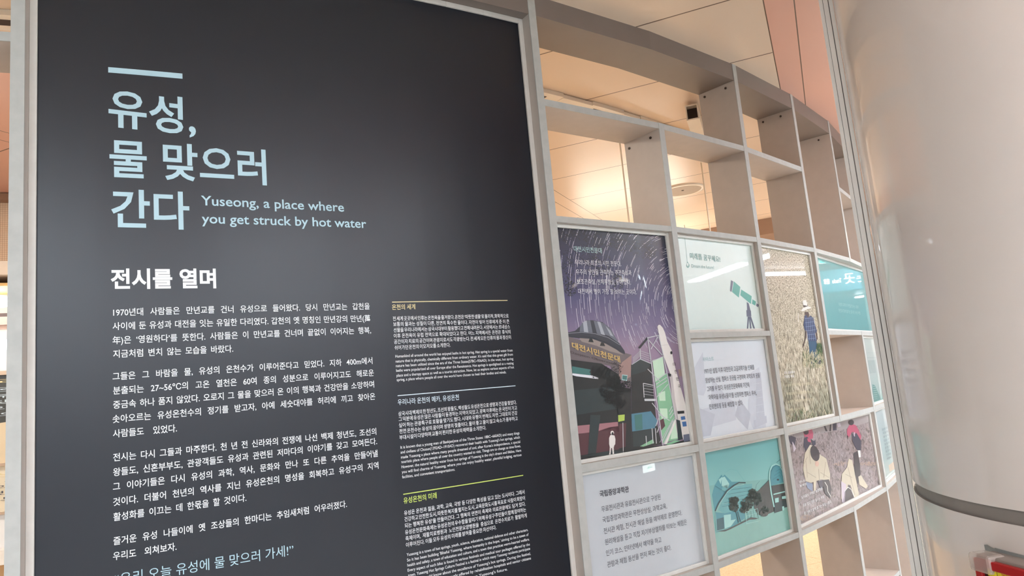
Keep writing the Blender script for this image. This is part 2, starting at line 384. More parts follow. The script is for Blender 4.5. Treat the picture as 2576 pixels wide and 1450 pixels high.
COLS = [
 ('온천의 세계', YEL, (986.3, 780.3, 1044.9, 778.5), 13.3, (986.3, 760.1, 1276.3, 756.8), 10.8, [
  ('전 세계 곳곳에서 인류는 온천욕을 즐겨왔다. 온천은 ‘따뜻한 샘물’로 물리적, 화학적으로', 988.1, 807.8, 1279.4, 800.2),
  ('보통의 물과는 성질이 다른, 천연의 특수한 물이다. 자연이 빚어 인류에게 준 이 큰', 989.3, 821.8, 1280.9, 814.2),
  ('선물을 우리나라에서는 삼국시대부터 활용했다고 전해 내려온다. 서양에서는 르네상스', 990.1, 836.6, 1282.7, 827.4),
  ('이후 온천욕이 유럽 전역으로 확대되었다고 한다. 어느 지역에서든 온천은 휴식의', 990.6, 851.2, 1284, 840.2),
  ('공간이자 치료의 공간이며 관광지로서도 각광받는다. 전 세계 모든 인류의 몸과 정신이', 991.1, 866, 1285.3, 853.7),
  ('쉬어가던 온천의 이모저모를 소개한다.', 992.7, 881, 1133, 873.4)], [
  ('Humankind all around the world has enjoyed baths in hot spring. Hot spring is a special water from', 994.4, 900.4, 1289.1, 884.8),
  ("nature that is physically, chemically different from ordinary water. It's said that this great gift from", 995.2, 912.9, 1289.9, 895.1),
  ('nature has been utilized since the era of the Three States(57BC~936AD). In the west, hot spring', 995.7, 924.4, 1290.9, 906),
  ('baths were popularized all over Europe after the Renaissance. Hot springs is spotlighted as a resting', 996.5, 936.1, 1291.6, 917),
  ('place and a therapy space as well as a tourist attraction. Now, let us explore various aspects of hot', 997.5, 948.6, 1292.9, 927.2),
  ('spring, a place where people all over the world have chosen to heal their bodies and minds.', 997.8, 959.6, 1273.3, 939.7)]),
 ('우리나라 온천의 메카, 유성온천', ICE, (1000.8, 1020, 1154.6, 1006.6), 14.5, (1000.3, 996.8, 1296.2, 970.6), 11.2, [
  ('삼국시대 백제의 한 청년도, 조선의 왕들도, 백성들도 유성온천으로 생명과 건강을 찾았다.', 1002.1, 1047.6, 1299.3, 1017.8),
  ('그 덕분에 유성은 많은 사람들이 동경하는 지역이 되었고, 광복 이후에는 온 국민이 가고', 1002.9, 1061.1, 1300.6, 1031.5),
  ('싶어 하는 관광특구로 호황을 맞기도 했다. 시대와 유행이 변해도 자연 그대로의 건강', 1003.4, 1076.4, 1301.3, 1044.3),
  ('천연 온천수는 유성의 꿈이며 생명의 젖줄이다. 물이 좋고 물이 많고 숙소가 풍부하고', 1004.6, 1091.7, 1302.3, 1058.3),
  ('부대시설이 다양하며 교통이 편리한 유성의 매력을 소개한다.', 1005, 1107.3, 1222.8, 1081.5)], [
  ('It is known that a young man of Baekjae(one of the Three States: 18BC~660AD) and many kings', 1007.3, 1129.7, 1306.5, 1092.8),
  ("and civilians of Chosun(1392AD~1910AD) recovered their health with Yuseong's hot springs, which", 1007.6, 1142, 1307.6, 1103.7),
  ("made Yuseong a place where many people dreamed of and, after Korea's independence, a special", 1008.6, 1154.5, 1308.3, 1114.9),
  ('touristic place where people all over the country wanted to visit. Things are to change as time flows.', 1009.3, 1166.2, 1309.6, 1125.4),
  ("However, the natural healthy water from hot springs of Yuseong is the city's dream and lifeline. Here", 1009.8, 1179, 1310.9, 1136.6),
  ('you will find charms of Yuseong, where you can enjoy healthy water, plentiful lodging, various', 1010.6, 1191.7, 1311.6, 1147.6),
  ('facilities, and convenient transportations.', 1011.4, 1204.2, 1144.5, 1184.6)]),
 ('유성온천의 미래', LIME, (1015.2, 1268.3, 1098.6, 1254.2), 15.2, (1014.4, 1245.3, 1315.7, 1195.6), 11.6, [
  ('유성은 온천과 젊음, 과학, 교육, 국방 등 다양한 특성을 담고 있는 도시이다. 그래서', 1016.5, 1297.6, 1319.3, 1243.3),
  ('건강하고 안전한 도시, 따뜻한 복지를 펼치는 도시, 교육문화도시를 목표로 ‘사람이 희망이', 1017.5, 1313.4, 1320.6, 1258.6),
  ('되는 행복한 유성’을 만들어간다. 그 행복의 면면이 축제와 의료관광에도 담겨 있다.', 1018.3, 1329.5, 1321.8, 1273.1),
  ('유성온천문화축제는 유성온천의 우수함을 알리기 위해 유성구 주민들이 함께 참여하는', 1019, 1346.1, 1323.1, 1287.9),
  ('축제이며, 재활치료병원과 노인전문요양병원을 중심으로 온천수치료가 활발하게', 1020.1, 1361.9, 1324.9, 1302.4),
  ('이루어진다. 이들 모두 유성의 미래를 밝혀줄 중요한 자산이다.', 1021.3, 1378, 1248.4, 1332.6)], [
  ('Yuseong is a town of hot springs, youth, science, education, national defense and other characters.', 1022.9, 1400.2, 1328.2, 1336.4),
  ("So it has been building 'Blissful Yuseong, where humanity is the hope,' aiming to be a town of", 1023.9, 1413.7, 1329.5, 1348.4),
  ('health and safety, a town of education and culture, and a town that practices warm-hearted welfare.', 1024.6, 1426.4, 1331.5, 1360.1),
  ('Every aspect of such bliss is found in various festivals and medical tour packages offered by the', 1025.4, 1439.2, 1332.6, 1372.9),
  ('town. Yuseong Hot Springs Culture Festival is a festival in which many Yuseong residents participate', 1026.4, 1452, 1333.3, 1383.6),
  ("to let the world know about the excellence of Yuseong's hot springs. During the festival,", 1027.3, 1465, 1334.6, 1396.3),
  ('hot spring therapy is generously offered by rehabilitation hospitals and senior citizens', 1028.3, 1478, 1335.4, 1407.8),
  ("hospitals, and their smiles will light up Yuseong's future.", 1029.3, 1491, 1276.4, 1435.4)])]
for hd, M, hp, hh, rl, bh, ko, en in COLS:
    a, c = S.uv(rl[:2]), S.uv(rl[2:]); zm = (a[1]+c[1])/2
    obj('rule_line', strip(S, a[0], c[0], zm-.0012, zm+.0012, 4*LAY, .0001, M, 5), ip.root)
    ip.text(hd, hp[:2], hp[2:], hh, M, bold=.012); ip.flush('column_heading_lettering')
    for t, x0, y0, x1, y1 in ko: ip.text(t, (x0, y0), (x1, y1), bh, WHT, cw=.84, bold=.008)
    for t, x0, y0, x1, y1 in en: ip.text(t, (x0, y0), (x1, y1), bh*.64, WHT, latin=True, bold=.006)
    ip.flush('column_lettering')
ip.done()

# ---- telescope panel, white-green
def flat(i, j): return Flat(wl(P[i], R), wl(P[j], R), .027)
MINT = ink('mint white', (224, 240, 237), var=.01); TEALK = ink('grey teal', (122, 170, 165)); TEAL2 = ink('telescope teal', (98, 178, 166)); SLATE = ink('slate', (104, 110, 132)); GTXT = ink('grey text', (84, 84, 92))
tp = Panel(flat(1, 2), 1.659, 2.0313, MINT, 'mint white board with a drawn teal telescope on a tripod')
A = tp.art; c5 = lambda *L: [(1680+x/2.789, 580+y/2.789) for x, y in L]
A.poly(c5((462, 357), (508, 397), (498, 472), (450, 432)), TEAL2); A.poly(c5((515, 415), (588, 462), (583, 517), (508, 455)), TEAL2)
A.poly(c5((593, 483), (618, 500), (613, 528), (590, 515)), TEAL2)
for q in (((443, 350), (458, 358), (447, 432), (436, 425)), ((622, 512), (638, 522), (632, 540), (619, 530)), ((640, 515), (648, 520), (645, 553), (639, 545)),
          ((553, 503), (567, 513), (580, 565), (556, 565)), ((550, 560), (582, 563), (585, 603), (553, 605)), ((560, 605), (570, 606), (563, 695), (554, 695)),
          ((568, 606), (577, 606), (587, 695), (577, 695)), ((572, 604), (583, 604), (613, 695), (602, 695))): A.poly(c5(*q), SLATE, 2)
A.line([(1721.5, 590), (1725, 626), (1728.7, 658)], .8, TEALK)
A.poly([(1728.7, 657)]+[(1730.3+4.2*math.cos(t), 668.5+6*math.sin(t)) for t in (x*.35-.9 for x in range(15))], TEALK); A.oval((1729.6, 666), 2, 4, MINT, 2)
tp.text('미래를 꿈꾸세요!', (1736.6, 651.6), (1812.5, 660.5), 15, TEALK, bold=.01); tp.flush('heading_lettering'); tp.text('Dream the future!', (1739.9, 673.4), (1796.1, 677.4), 8.3, TEALK, latin=True)
tp.done()

# ---- pale text panel under it
LAV = ink('lavender white', (222, 228, 236), var=.01); LAV2 = ink('pale lavender', (208, 213, 224)); LAV3 = ink('pale lavender grey', (198, 203, 215)); PTEAL = ink('pale teal text', (150, 190, 192))
kp = Panel(flat(1, 2), 1.266, 1.6386, LAV, 'pale lavender board with five dark text lines, right below the telescope board')
A = kp.art
A.poly(c5((160, 1010), (245, 855), (268, 1120), (250, 1160), (180, 1150)), LAV2); A.poly(c5((300, 1240), (310, 1030), (420, 1180), (470, 1200), (480, 1330), (240, 1400), (225, 1260)), LAV2)
A.poly(c5((560, 1300), (580, 1000), (640, 960), (690, 1390), (610, 1420)), LAV2); A.poly(c5((620, 1000), (650, 995), (680, 1320), (620, 1340)), LAV3, 2); A.poly(c5((225, 1250), (330, 1290), (300, 1440), (240, 1450)), LAV3, 2)
A.poly(c5((500, 1180), (580, 1290), (560, 1400), (470, 1300)), LAV3, 2); A.poly(c5((600, 1335), (690, 1300), (695, 1350), (615, 1385)), LAV3, 3)
for i in range(5): A.line(c5((600+i*4, 1080+i*50), (650+i*6, 1070+i*50)), .6, LAV, 4)
kp.text('카이스트', (1767.9, 910.3), (1795.7, 907.8), 10.5, PTEAL); kp.flush('heading_lettering')
for t, x0, y0, x1, y1 in (('1971년 설립 이후 대한민국 고급과학기술 인재를', 1772.5, 941.4, 1897.6, 930.4), ('양성하는 산실. 캠퍼스 곳곳을 구경하며 과학도의 꿈을', 1775, 964.7, 1911.3, 950.8),
                          ('그려볼 수 있다. 유성온천문화축제 기간에', 1778.6, 986.2, 1885.1, 974.5), ('‘과학마을 유성나들이’를 신청하면 캠퍼스 투어,', 1781.5, 1007.4, 1903, 995), ('진로멘토링 등을 체험할 수 있다.', 1784.7, 1031.1, 1869, 1020)):
    kp.text(t, (x0, y0), (x1, y1), 13.2, GTXT, bold=.004)
kp.done()

# ---- science museum text panel, lower left of the grid
GREY = ink('light grey print', (190, 195, 201), var=.01)
mp_ = Panel(flat(0, 1), .8622, 1.2418, GREY, 'light grey board with a bold heading and six dark text lines, below the observatory picture')
mp_.text('국립중앙과학관', (1508.9, 1251.4), (1582.3, 1238.2), 15.3, GTXT, bold=.03); mp_.flush('heading_lettering')
for t, x0, y0, x1, y1 in (('무료전시관과 유료전시관으로 구성된', 1513.5, 1289.7, 1661.9, 1257.3), ('국립중앙과학관은 무한상상실, 과학교육,', 1516, 1316.7, 1677.8, 1280.3), ('전시관 체험, 전시관 해설 등을 예약제로 운영한다.', 1519.1, 1344.8, 1715.5, 1296.8),
                          ('원리해설을 듣고 직접 자기부상열차를 타보는 체험은', 1522.1, 1372.6, 1727.8, 1320.3), ('인기 코스, 인터넷에서 예약을 하고', 1524.9, 1400.2, 1664, 1365.2), ('관람과 체험 동선을 먼저 짜는 것이 좋다.', 1528, 1429, 1688.7, 1384.8)):
    mp_.text(t, (x0, y0), (x1, y1), 15, GTXT, bold=.002)
mp_.done()

# ---- observatory photograph
def ramp_mat(name, stops, z0, z1, nscale=0, namt=0, dark=(0, 0, 0)):
    M = ink(name, (128, 128, 128)); nt = M.node_tree; L = nt.links; b = nt.nodes['Principled BSDF']
    uv = nd(M, 'ShaderNodeUVMap', uv_map='uv'); sep = nd(M, 'ShaderNodeSeparateXYZ'); L.new(uv.outputs[0], sep.inputs[0])
    mr = nd(M, 'ShaderNodeMapRange'); mr.inputs[1].default_value = z0; mr.inputs[2].default_value = z1; L.new(sep.outputs[1], mr.inputs[0])
    rp = nd(M, 'ShaderNodeValToRGB'); L.new(mr.outputs[0], rp.inputs[0]); cr = rp.color_ramp
    cr.elements[0].position, cr.elements[0].color = stops[0][0], lin(stops[0][1]); cr.elements[1].position, cr.elements[1].color = stops[-1][0], lin(stops[-1][1])
    for p_, c in stops[1:-1]: cr.elements.new(p_).color = lin(c)
    L.new(rp.outputs[0], b.inputs['Base Color']); return M
SKYN = ramp_mat('night sky', [(0, (150, 128, 152)), (.12, (128, 114, 146)), (.4, (78, 76, 116)), (.7, (48, 52, 86)), (1, (34, 42, 58))], 1.62, 2.03)
STAR = ink('star trail', (232, 230, 240)); STAR2 = ink('faint star trail', (150, 148, 176)); LEAF = ink('black leaves', (30, 36, 46)); DOME = ink('dome steel', (104, 110, 124)); DOME2 = ink('dome highlight', (168, 174, 186)); DOME3 = ink('dome shade', (52, 56, 68))
BRICK = ink('brown facade', (112, 102, 106)); PINKB = ink('pinkish facade', (158, 128, 124)); BLK = ink('night black', (32, 38, 42)); DGRN = ink('dark green night', (42, 56, 60)); TGL = ink('teal glass', (66, 118, 116)); PKW = ink('dusty pink wall', (160, 112, 120)); DRED = ink('dark red wall', (84, 50, 58))
GRNL = ink('lit green', (138, 190, 152)); GRNW = ink('pale lit green', (200, 228, 202)); BLUL = ink('lit blue', (78, 128, 150)); STEEL = ink('pale steel', (200, 202, 206)); ROCK = ink('rocket white', (232, 226, 222)); ROCK2 = ink('rocket shade', (196, 188, 188)); GOLD = ink('gold letters', (214, 180, 110)); DTX = ink('dark letters', (66, 56, 56)); BLU = ink('poster blue', (66, 112, 170)); PTXT = ink('white caption', (226, 228, 236)); TTXT = ink('teal caption', (170, 204, 206)); YGR = ink('yellow green', (176, 200, 92))
op = Panel(flat(0, 1), 1.266, 2.0313, SKYN, 'tall night photograph of a domed observatory and a white rocket under circling star trails')
A = op.art; S = op.S; c4 = lambda *L: [(1380+x/3.625, 780+y/3.625) for x, y in L]; c2 = lambda *L: [(1380+x/2.3375, 560+y/2.3375) for x, y in L]
cs = S.uv((1716, 775)); rr = random.Random(3)
for i in range(1100):
    r_ = .02+.66*rr.random()**.8; a0 = rr.uniform(.8, 4.4); da = rr.uniform(.05, .2) if r_ > .15 else rr.uniform(.15, .5); wd = rr.choice((.0008, .0011, .0015)); M = STAR if rr.random() < .6 else STAR2
    n = max(2, int(da*r_/.02))
    pts = [(cs[0]+r_*math.cos(a0+da*k/n), cs[1]+r_*math.sin(a0+da*k/n)) for k in range(n+1)]
    pts2 = [(cs[0]+(r_+wd)*math.cos(a0+da*k/n), cs[1]+(r_+wd)*math.sin(a0+da*k/n)) for k in range(n+1)]
    if min(p[1] for p in pts) > 1.6 and min(p[0] for p in pts) > .0:
        for k in range(n): A.sz([pts[k], pts[k+1], pts2[k+1], pts2[k]], M, 1)
for (x, y, rx, ry, n) in ((90, 60, 60, 40, 50), (200, 60, 80, 40, 45), (110, 270, 30, 90, 50), (130, 390, 30, 35, 40), (300, 250, 60, 60, 55), (400, 360, 30, 50, 40), (470, 120, 100, 40, 55), (560, 150, 70, 50, 45), (330, 90, 90, 60, 50), (595, 180, 25, 30, 25), (250, 150, 60, 60, 40)):
    A.leaves(c2((x, y))[0], rx/1.9, ry/1.9, n*3, 1.5, LEAF, 2)
A.line(c2((60, 70), (180, 200), (260, 260), (330, 270)), 1.2, LEAF, 2); A.line(c2((300, 30), (420, 100), (560, 130), (610, 180)), 1.2, LEAF, 2)
# dome
A.poly(c4((120, 240), (120, 208), (182, 205), (240, 192), (290, 145), (320, 132), (345, 95), (400, 95), (490, 112), (560, 168), (605, 245), (650, 315), (690, 372), (695, 405), (600, 365), (500, 310), (380, 270), (280, 262)), DOME3, 3)
for k, (xa, xb) in enumerate(zip((255, 285, 312, 345, 378, 410, 442, 470), (240, 282, 322, 362, 402, 440, 478, 514))):
    x2, x3 = (285, 312, 345, 378, 410, 442, 470, 492)[k], (282, 322, 362, 402, 440, 478, 514, 548)[k]
    ya, yb = (190, 150, 112, 97, 96, 100, 106, 112)[k], (150, 112, 97, 96, 100, 106, 112, 122)[k]
    A.poly(c4((xa, ya), (x2, yb), (x3, 203+k*5), (xb, 199+k*4)), (DOME3, DOME, DOME2, DOME, DOME3, DOME, DOME2, DOME)[k], 4)
A.poly(c4((492, 116), (560, 172), (605, 248), (640, 305), (575, 258), (548, 238), (520, 180)), DOME, 4); A.poly(c4((520, 150), (560, 190), (590, 245), (560, 232)), DOME2, 5)
A.poly(c4((120, 214), (300, 200), (420, 212), (540, 248), (650, 318), (694, 385), (690, 405), (620, 352), (520, 296), (400, 254), (280, 238), (120, 244)), DOME3, 6)
A.line(c4((130, 220), (300, 205), (420, 218), (540, 254), (648, 322)), .8, DOME2, 7)
A.poly(c4((280, 258), (400, 266), (520, 310), (620, 365), (680, 410), (560, 380), (440, 330), (300, 290)), ink('shaded wall', (150, 138, 134)), 4)
for x, y in ((385, 285), (490, 320)): A.poly(c4((x-12, y-25), (x+10, y-22), (x+24, y+12), (x-24, y+8)), BLK, 5)
# facade
A.poly(c4((165, 240), (290, 275), (440, 320), (600, 365), (755, 410), (750, 720), (640, 640), (560, 510), (200, 460)), BRICK, 3); A.poly(c4((640, 500), (755, 412), (748, 610), (690, 640), (640, 620)), PINKB, 4)
A.poly(c4((200, 455), (480, 490), (640, 590), (660, 700), (750, 720), (760, 1260), (280, 1390), (210, 900)), BLK, 4)
A.poly(c4((212, 515), (380, 545), (380, 598), (214, 580)), TGL, 5); A.poly(c4((215, 575), (390, 598), (450, 620), (450, 632), (250, 606), (215, 596)), PTXT, 5)
A.poly(c4((230, 735), (600, 700), (640, 900), (245, 960)), DGRN, 5); A.poly(c4((260, 1058), (630, 1022), (632, 1050), (640, 1120), (560, 1090), (330, 1130), (268, 1130)), PKW, 5)
A.poly(c4((268, 1130), (440, 1110), (560, 1070), (640, 1060), (640, 1300), (290, 1340)), DRED, 5); A.poly(c4((378, 960), (470, 960), (425, 1340), (355, 1350)), DGRN, 6)
A.poly(c4((632, 960), (692, 955), (690, 1010), (634, 1022)), YGR, 5); A.poly(c4((668, 590), (718, 596), (712, 650), (664, 640)), TTXT, 5); A.poly(c4((672, 598), (714, 603), (709, 640), (670, 634)), TGL, 6)
A.poly(c4((642, 1040), (705, 1032), (700, 1250), (640, 1265)), DRED, 5); A.line(c4((674, 1030), (678, 1310)), 1.6, STEEL, 7)
# stair tower
A.poly(c4((750, 500), (830, 450), (935, 490), (940, 600), (960, 800), (980, 1000), (1030, 1230), (760, 1260)), BLK, 4); A.poly(c4((750, 510), (840, 450), (935, 495), (880, 560), (750, 600)), DGRN, 5)
A.poly(c4((945, 460), (1040, 430), (1060, 590), (970, 660)), GRNW, 4); A.poly(c4((970, 640), (1080, 580), (1180, 1180), (1040, 1215)), GRNL, 4); A.poly(c4((1000, 760), (1060, 740), (1065, 830), (1010, 830)), GRNW, 5); A.poly(c4((1010, 900), (1080, 900), (1085, 990), (1030, 1000)), GRNW, 5)
A.poly(c4((752, 950), (930, 925), (990, 1010), (965, 1080), (760, 1110)), BLUL, 5); A.poly(c4((765, 1110), (960, 1080), (950, 1190), (830, 1245), (770, 1250)), DGRN, 5); A.poly(c4((830, 1245), (950, 1180), (960, 1215), (860, 1250)), GRNL, 6); A.poly(c4((780, 960), (850, 950), (855, 1090), (790, 1100)), TGL, 6); A.poly(c4((1130, 1020), (1170, 1010), (1175, 1170), (1110, 1180)), GRNW, 5)
for L_ in (((900, 250), (1040, 1240)), ((905, 255), (1000, 232)), ((1000, 232), (1045, 420)), ((825, 350), (900, 255)), ((912, 280), (1035, 415)), ((930, 360), (990, 250)), ((940, 470), (1045, 425)), ((1045, 425), (1160, 1000)), ((830, 340), (835, 450)), ((835, 450), (930, 490)), ((755, 500), (832, 450)),
           ((970, 650), (1070, 580)), ((975, 680), (1075, 615)), ((980, 710), (1078, 645)), ((985, 795), (1085, 680)), ((900, 540), (1010, 650)), ((860, 670), (955, 690)), ((860, 670), (868, 800)), ((870, 815), (975, 825)), ((940, 850), (1060, 1000)), ((1000, 950), (1100, 1010)), ((1095, 930), (1125, 880)), ((1100, 960), (1130, 910)), ((1105, 990), (1140, 940)), ((1045, 1225), (1145, 1000)), ((1035, 1200), (1130, 1010)), ((975, 1060), (1010, 960)), ((985, 1120), (1010, 1060)), ((940, 1080), (950, 1220)), ((885, 1150), (890, 1235)), ((970, 1080), (980, 1220))):
    A.line(c4(*L_), 1.9, STEEL, 7)
for k in range(4): A.line(c4((765, 440+k*14), (832, 375+k*14)), .9, STEEL, 7); A.line(c4((832, 375+k*18), (925, 405+k*20)), .9, STEEL, 7); A.line(c4((862, 690+k*26), (955, 705+k*26)), .8, STEEL, 7)
for k in range(9): A.line(c4((1010+k*13, 1210-k*24), (1040+k*13, 1160-k*22)), .9, STEEL, 7)
A.poly(c4((1050, 1225), (1150, 1000), (1158, 1010), (1075, 1225)), ROCK, 8); A.poly(c4((1010, 1010), (1045, 990), (1060, 1060), (1025, 1100)), DRED, 6)
A.poly(c4((815, 345), (895, 250), (900, 270), (830, 355)), BLK, 8); A.poly(c4((870, 812), (975, 812), (975, 832), (872, 832)), STEEL, 8)
# rocket
A.poly(c4((990, 155), (1000, 137), (1015, 137), (1040, 165), (1060, 210), (1080, 290), (1120, 370), (1140, 480), (1200, 700), (1280, 980), (1300, 1160), (1230, 1200), (1180, 1010), (1120, 620), (1050, 430), (1010, 250)), ROCK, 5)
A.poly(c4((1100, 600), (1125, 590), (1160, 900), (1195, 1140), (1170, 1130), (1130, 860)), ROCK2, 6); A.poly(c4((1085, 578), (1115, 585), (1112, 610), (1088, 605)), BLK, 7); A.oval(c4((1116, 392))[0], 2.6, 4, BLK, 7); A.line(c4((1025, 325), (1090, 318)), .7, ROCK2, 6)
A.poly(c4((1225, 665), (1250, 660), (1262, 800), (1240, 820)), GRNL, 4); A.poly(c4((1180, 545), (1225, 540), (1235, 600), (1190, 610)), PINKB, 3)
A.poly(c4((1185, 945), (1238, 940), (1280, 1130), (1225, 1140)), ROCK, 8); A.poly(c4((1170, 925), (1232, 920), (1234, 945), (1176, 950)), BLK, 9)
A.poly(c4((1200, 975), (1238, 970), (1244, 1000), (1206, 1006)), BLU, 9); A.poly(c4((1212, 1022), (1250, 1018), (1256, 1062), (1220, 1066)), BLU, 9); A.poly(c4((1225, 1140), (1285, 1130), (1295, 1190), (1230, 1205)), SLATE, 8); A.poly(c4((1160, 1000), (1195, 1010), (1220, 1180), (1180, 1190)), DGRN, 7)
A.poly(c4((280, 1330), (600, 1280), (830, 1245), (1050, 1235), (1310, 1170), (1320, 1230), (700, 1360), (270, 1420)), BLK, 6); A.poly(c4((300, 1335), (560, 1285), (700, 1290), (560, 1330)), DGRN, 7); A.poly(c4((1060, 1225), (1150, 1190), (1200, 1195), (1090, 1235)), GRNL, 7)
# astronaut figure in the photograph
A.oval(c4((577, 1122))[0], 4.4, 5.2, ROCK, 8); A.oval(c4((579, 1130))[0], 2.6, 4, BLK, 9)
A.poly(c4((558, 1145), (575, 1140), (598, 1148), (606, 1180), (604, 1225), (594, 1240), (590, 1260), (594, 1320), (600, 1330), (582, 1330), (574, 1260), (566, 1262), (560, 1330), (544, 1338), (552, 1300), (554, 1250), (548, 1225), (548, 1170)), ROCK, 8)
for y in (1255, 1275, 1295, 1315): A.line(c4((553, y+5), (566, y+2)), .8, ROCK2, 9); A.line(c4((577, y), (592, y)), .8, ROCK2, 9)
for (x, y, n, s_) in ((500, 570, 45, 3), (590, 650, 70, 4), (640, 720, 60, 4), (560, 800, 60, 4), (650, 850, 50, 4), (520, 740, 50, 3.5), (620, 530, 25, 2.2), (430, 570, 30, 2.5), (700, 700, 30, 3)): A.leaves(c4((x, y))[0], 17, 16, n*3, s_*.55, BLK, 10)
A.line(c4((600, 700), (640, 960)), 4, BLK, 10)
op.text('대전시민천문대', (1443.3, 633), (1513.9, 638), 13.3, TTXT, bold=.012); op.flush('heading_lettering')
for t, x0, y0, x1, y1 in (('우리나라 최초의 시민 천문대.', 1446.3, 667.8, 1561.8, 671.2), ('우주의 낭만을 관측하는 주관측실과', 1448.4, 691.8, 1587.5, 693.5), ('보조관측실, 천체투영실 등이 있다.', 1450.6, 716.1, 1586.2, 717.4), ('대전에서 별이 가장 잘 보이는 곳이다.', 1453.6, 740.5, 1600.3, 741.8)):
    op.text(t, (x0, y0), (x1, y1), 13.6, PTXT, lay=12)
op.flush('caption_lettering')
op.text('대전시민천문대', (1438, 877), (1559, 913), 16, GOLD, lay=12, bold=.02); op.flush('gold_lettering'); op.text('Daejeon Observatory', (1434, 889), (1558, 922), 5.5, DTX, lay=12, latin=True); op.flush('sign_lettering')
for i, ch in enumerate('대한민국'): op.text(ch, (1692+i*4.3, 922+i*18.5), (1698.5+i*4.3, 921+i*18.5), 9, DTX, lay=12)
op.flush('rocket_lettering'); op.done()

# ---- photograph of a museum forecourt, printed in teal
SEA = ramp_mat('teal sky', [(0, (118, 176, 166)), (.35, (122, 180, 172)), (.55, (128, 192, 188)), (1, (112, 174, 176))], .86, 1.24)
T1 = ink('teal shade', (70, 146, 158)); T2 = ink('teal mid', (96, 168, 172)); T3 = ink('teal dark', (34, 88, 98)); T4 = ink('teal black', (26, 52, 56)); T5 = ink('pale teal', (158, 212, 206)); T6 = ink('brown hill', (58, 62, 60)); T7 = ink('tree green', (40, 62, 52)); T8 = ink('teal ground', (124, 178, 168)); T9 = ink('pale roof', (120, 178, 172))
sp_ = Panel(flat(1, 2), .8622, 1.2418, SEA, 'teal toned photograph of a glass dome building, pine trees and an arched gate')
A = sp_.art; c6 = lambda *L: [(1440+x/3.92, 1080+y/3.92) for x, y in L]
A.poly(c6((1340, 560), (1600, 530), (1950, 490), (2100, 500), (2140, 760), (1400, 1050)), T9, 1)
A.poly(c6((1375, 650), (1400, 560), (1468, 450), (1480, 470), (1500, 450), (1570, 520), (1650, 520), (1520, 620), (1400, 810)), T1, 2); A.poly(c6((1470, 480), (1500, 470), (1545, 540), (1530, 590), (1470, 560)), T5, 3); A.poly(c6((1440, 500), (1475, 470), (1460, 545)), T5, 3); A.poly(c6((1480, 560), (1545, 545), (1520, 610), (1470, 610)), T2, 3)
A.poly(c6((1500, 650), (1560, 575), (1640, 550), (1770, 540), (1770, 690), (1700, 800), (1490, 830), (1440, 800)), T2, 2)
for k in range(5): A.line(c6((1560-k*22, 600+k*42), (1768, 572+k*34)), .6, T3, 4)
A.line(c6((1405, 810), (1440, 730), (1520, 610), (1590, 555), (1640, 528), (1705, 530)), 3, T4, 5); A.line(c6((1412, 815), (1450, 735), (1530, 615), (1600, 565), (1690, 545)), 1.2, T5, 5)
A.line(c6((1500, 430), (1560, 395), (1620, 410), (1700, 520)), .5, T2, 3); A.line(c6((1405, 560), (1530, 640)), .5, T3, 4)
A.poly(c6((1410, 820), (1500, 830), (1700, 790), (1700, 880), (1600, 950), (1420, 1020)), T1, 3); A.poly(c6((1490, 850), (1560, 840), (1560, 960), (1500, 985)), T5, 4); A.poly(c6((1420, 890), (1490, 870), (1495, 985), (1424, 1005)), T3, 4); A.poly(c6((1560, 900), (1610, 890), (1560, 960)), T5, 4)
A.poly(c6((1780, 650), (1850, 590), (1935, 505), (1960, 560), (2090, 560), (2130, 700), (2140, 760), (1960, 840), (1830, 850), (1790, 780)), T6, 4); A.line(c6((1850, 590), (1940, 500)), 1.6, T4, 5); A.line(c6((2080, 430), (2100, 410)), 1.6, T4, 5)
ar = [(1985, 770), (1955, 620), (1938, 480), (1943, 410), (1965, 365), (2002, 345), (2045, 365), (2075, 420), (2098, 520), (2118, 650)]
A.poly(c6(*([(1955, 560)]+ar[2:9])), T1, 5); A.line(c6(*ar), 3.4, T5, 7); A.line(c6(*[(x+10, y+12) for x, y in ar]), .8, T3, 8); A.line(c6((2010, 330), (2040, 305), (2075, 300), (2090, 310)), 1, T3, 6); A.line(c6((2040, 400), (2100, 330)), .8, T3, 6)
for k in range(3): A.line(c6((2000-k*14, 420+k*40), (2040, 395+k*30), (2080, 450+k*40)), .5, T3, 8)
A.oval(c6((2022, 500))[0], 3, 2.4, T4, 8); A.poly(c6((1960, 560), (2098, 535), (2112, 610), (1978, 640)), T6, 7); A.line(c6((1978, 645), (2112, 612)), 3, T5, 8)
A.poly(c6((1990, 685), (2030, 675), (2030, 720), (1995, 728)), T5, 8); A.poly(c6((2060, 665), (2110, 655), (2112, 685), (2062, 690)), T5, 8); A.poly(c6((1990, 730), (2130, 690), (2145, 760), (2000, 800)), T4, 7)
for (x, y, rx, ry, n) in ((1590, 705, 45, 35, 60), (1590, 770, 45, 45, 60), (1720, 730, 60, 60, 110), (1775, 640, 45, 50, 80), (1690, 790, 40, 30, 50), (1820, 690, 40, 60, 70), (1900, 800, 40, 30, 40)): A.leaves(c6((x, y))[0], rx/3.92, ry/3.92, n, 3.2, T7, 8)
A.line(c6((1605, 800), (1635, 920)), 1.6, T4, 9); A.line(c6((1625, 815), (1655, 915)), 1.3, T4, 9); A.line(c6((1840, 515), (1810, 550), (1800, 600)), .6, T3, 8)
A.oval(c6((1885, 830))[0], 11, 9, T6, 8)
A.poly(c6((1330, 1060), (1500, 1000), (1700, 925), (1900, 850), (2140, 750), (2300, 900), (2100, 1300), (1400, 1500)), T8, 6)
A.poly(c6((1425, 1010), (1520, 990), (1640, 930), (1760, 870), (1830, 880), (1700, 930), (1500, 1010)), T6, 7); A.poly(c6((1560, 985), (1740, 895), (1820, 890), (1700, 945)), T9, 8)
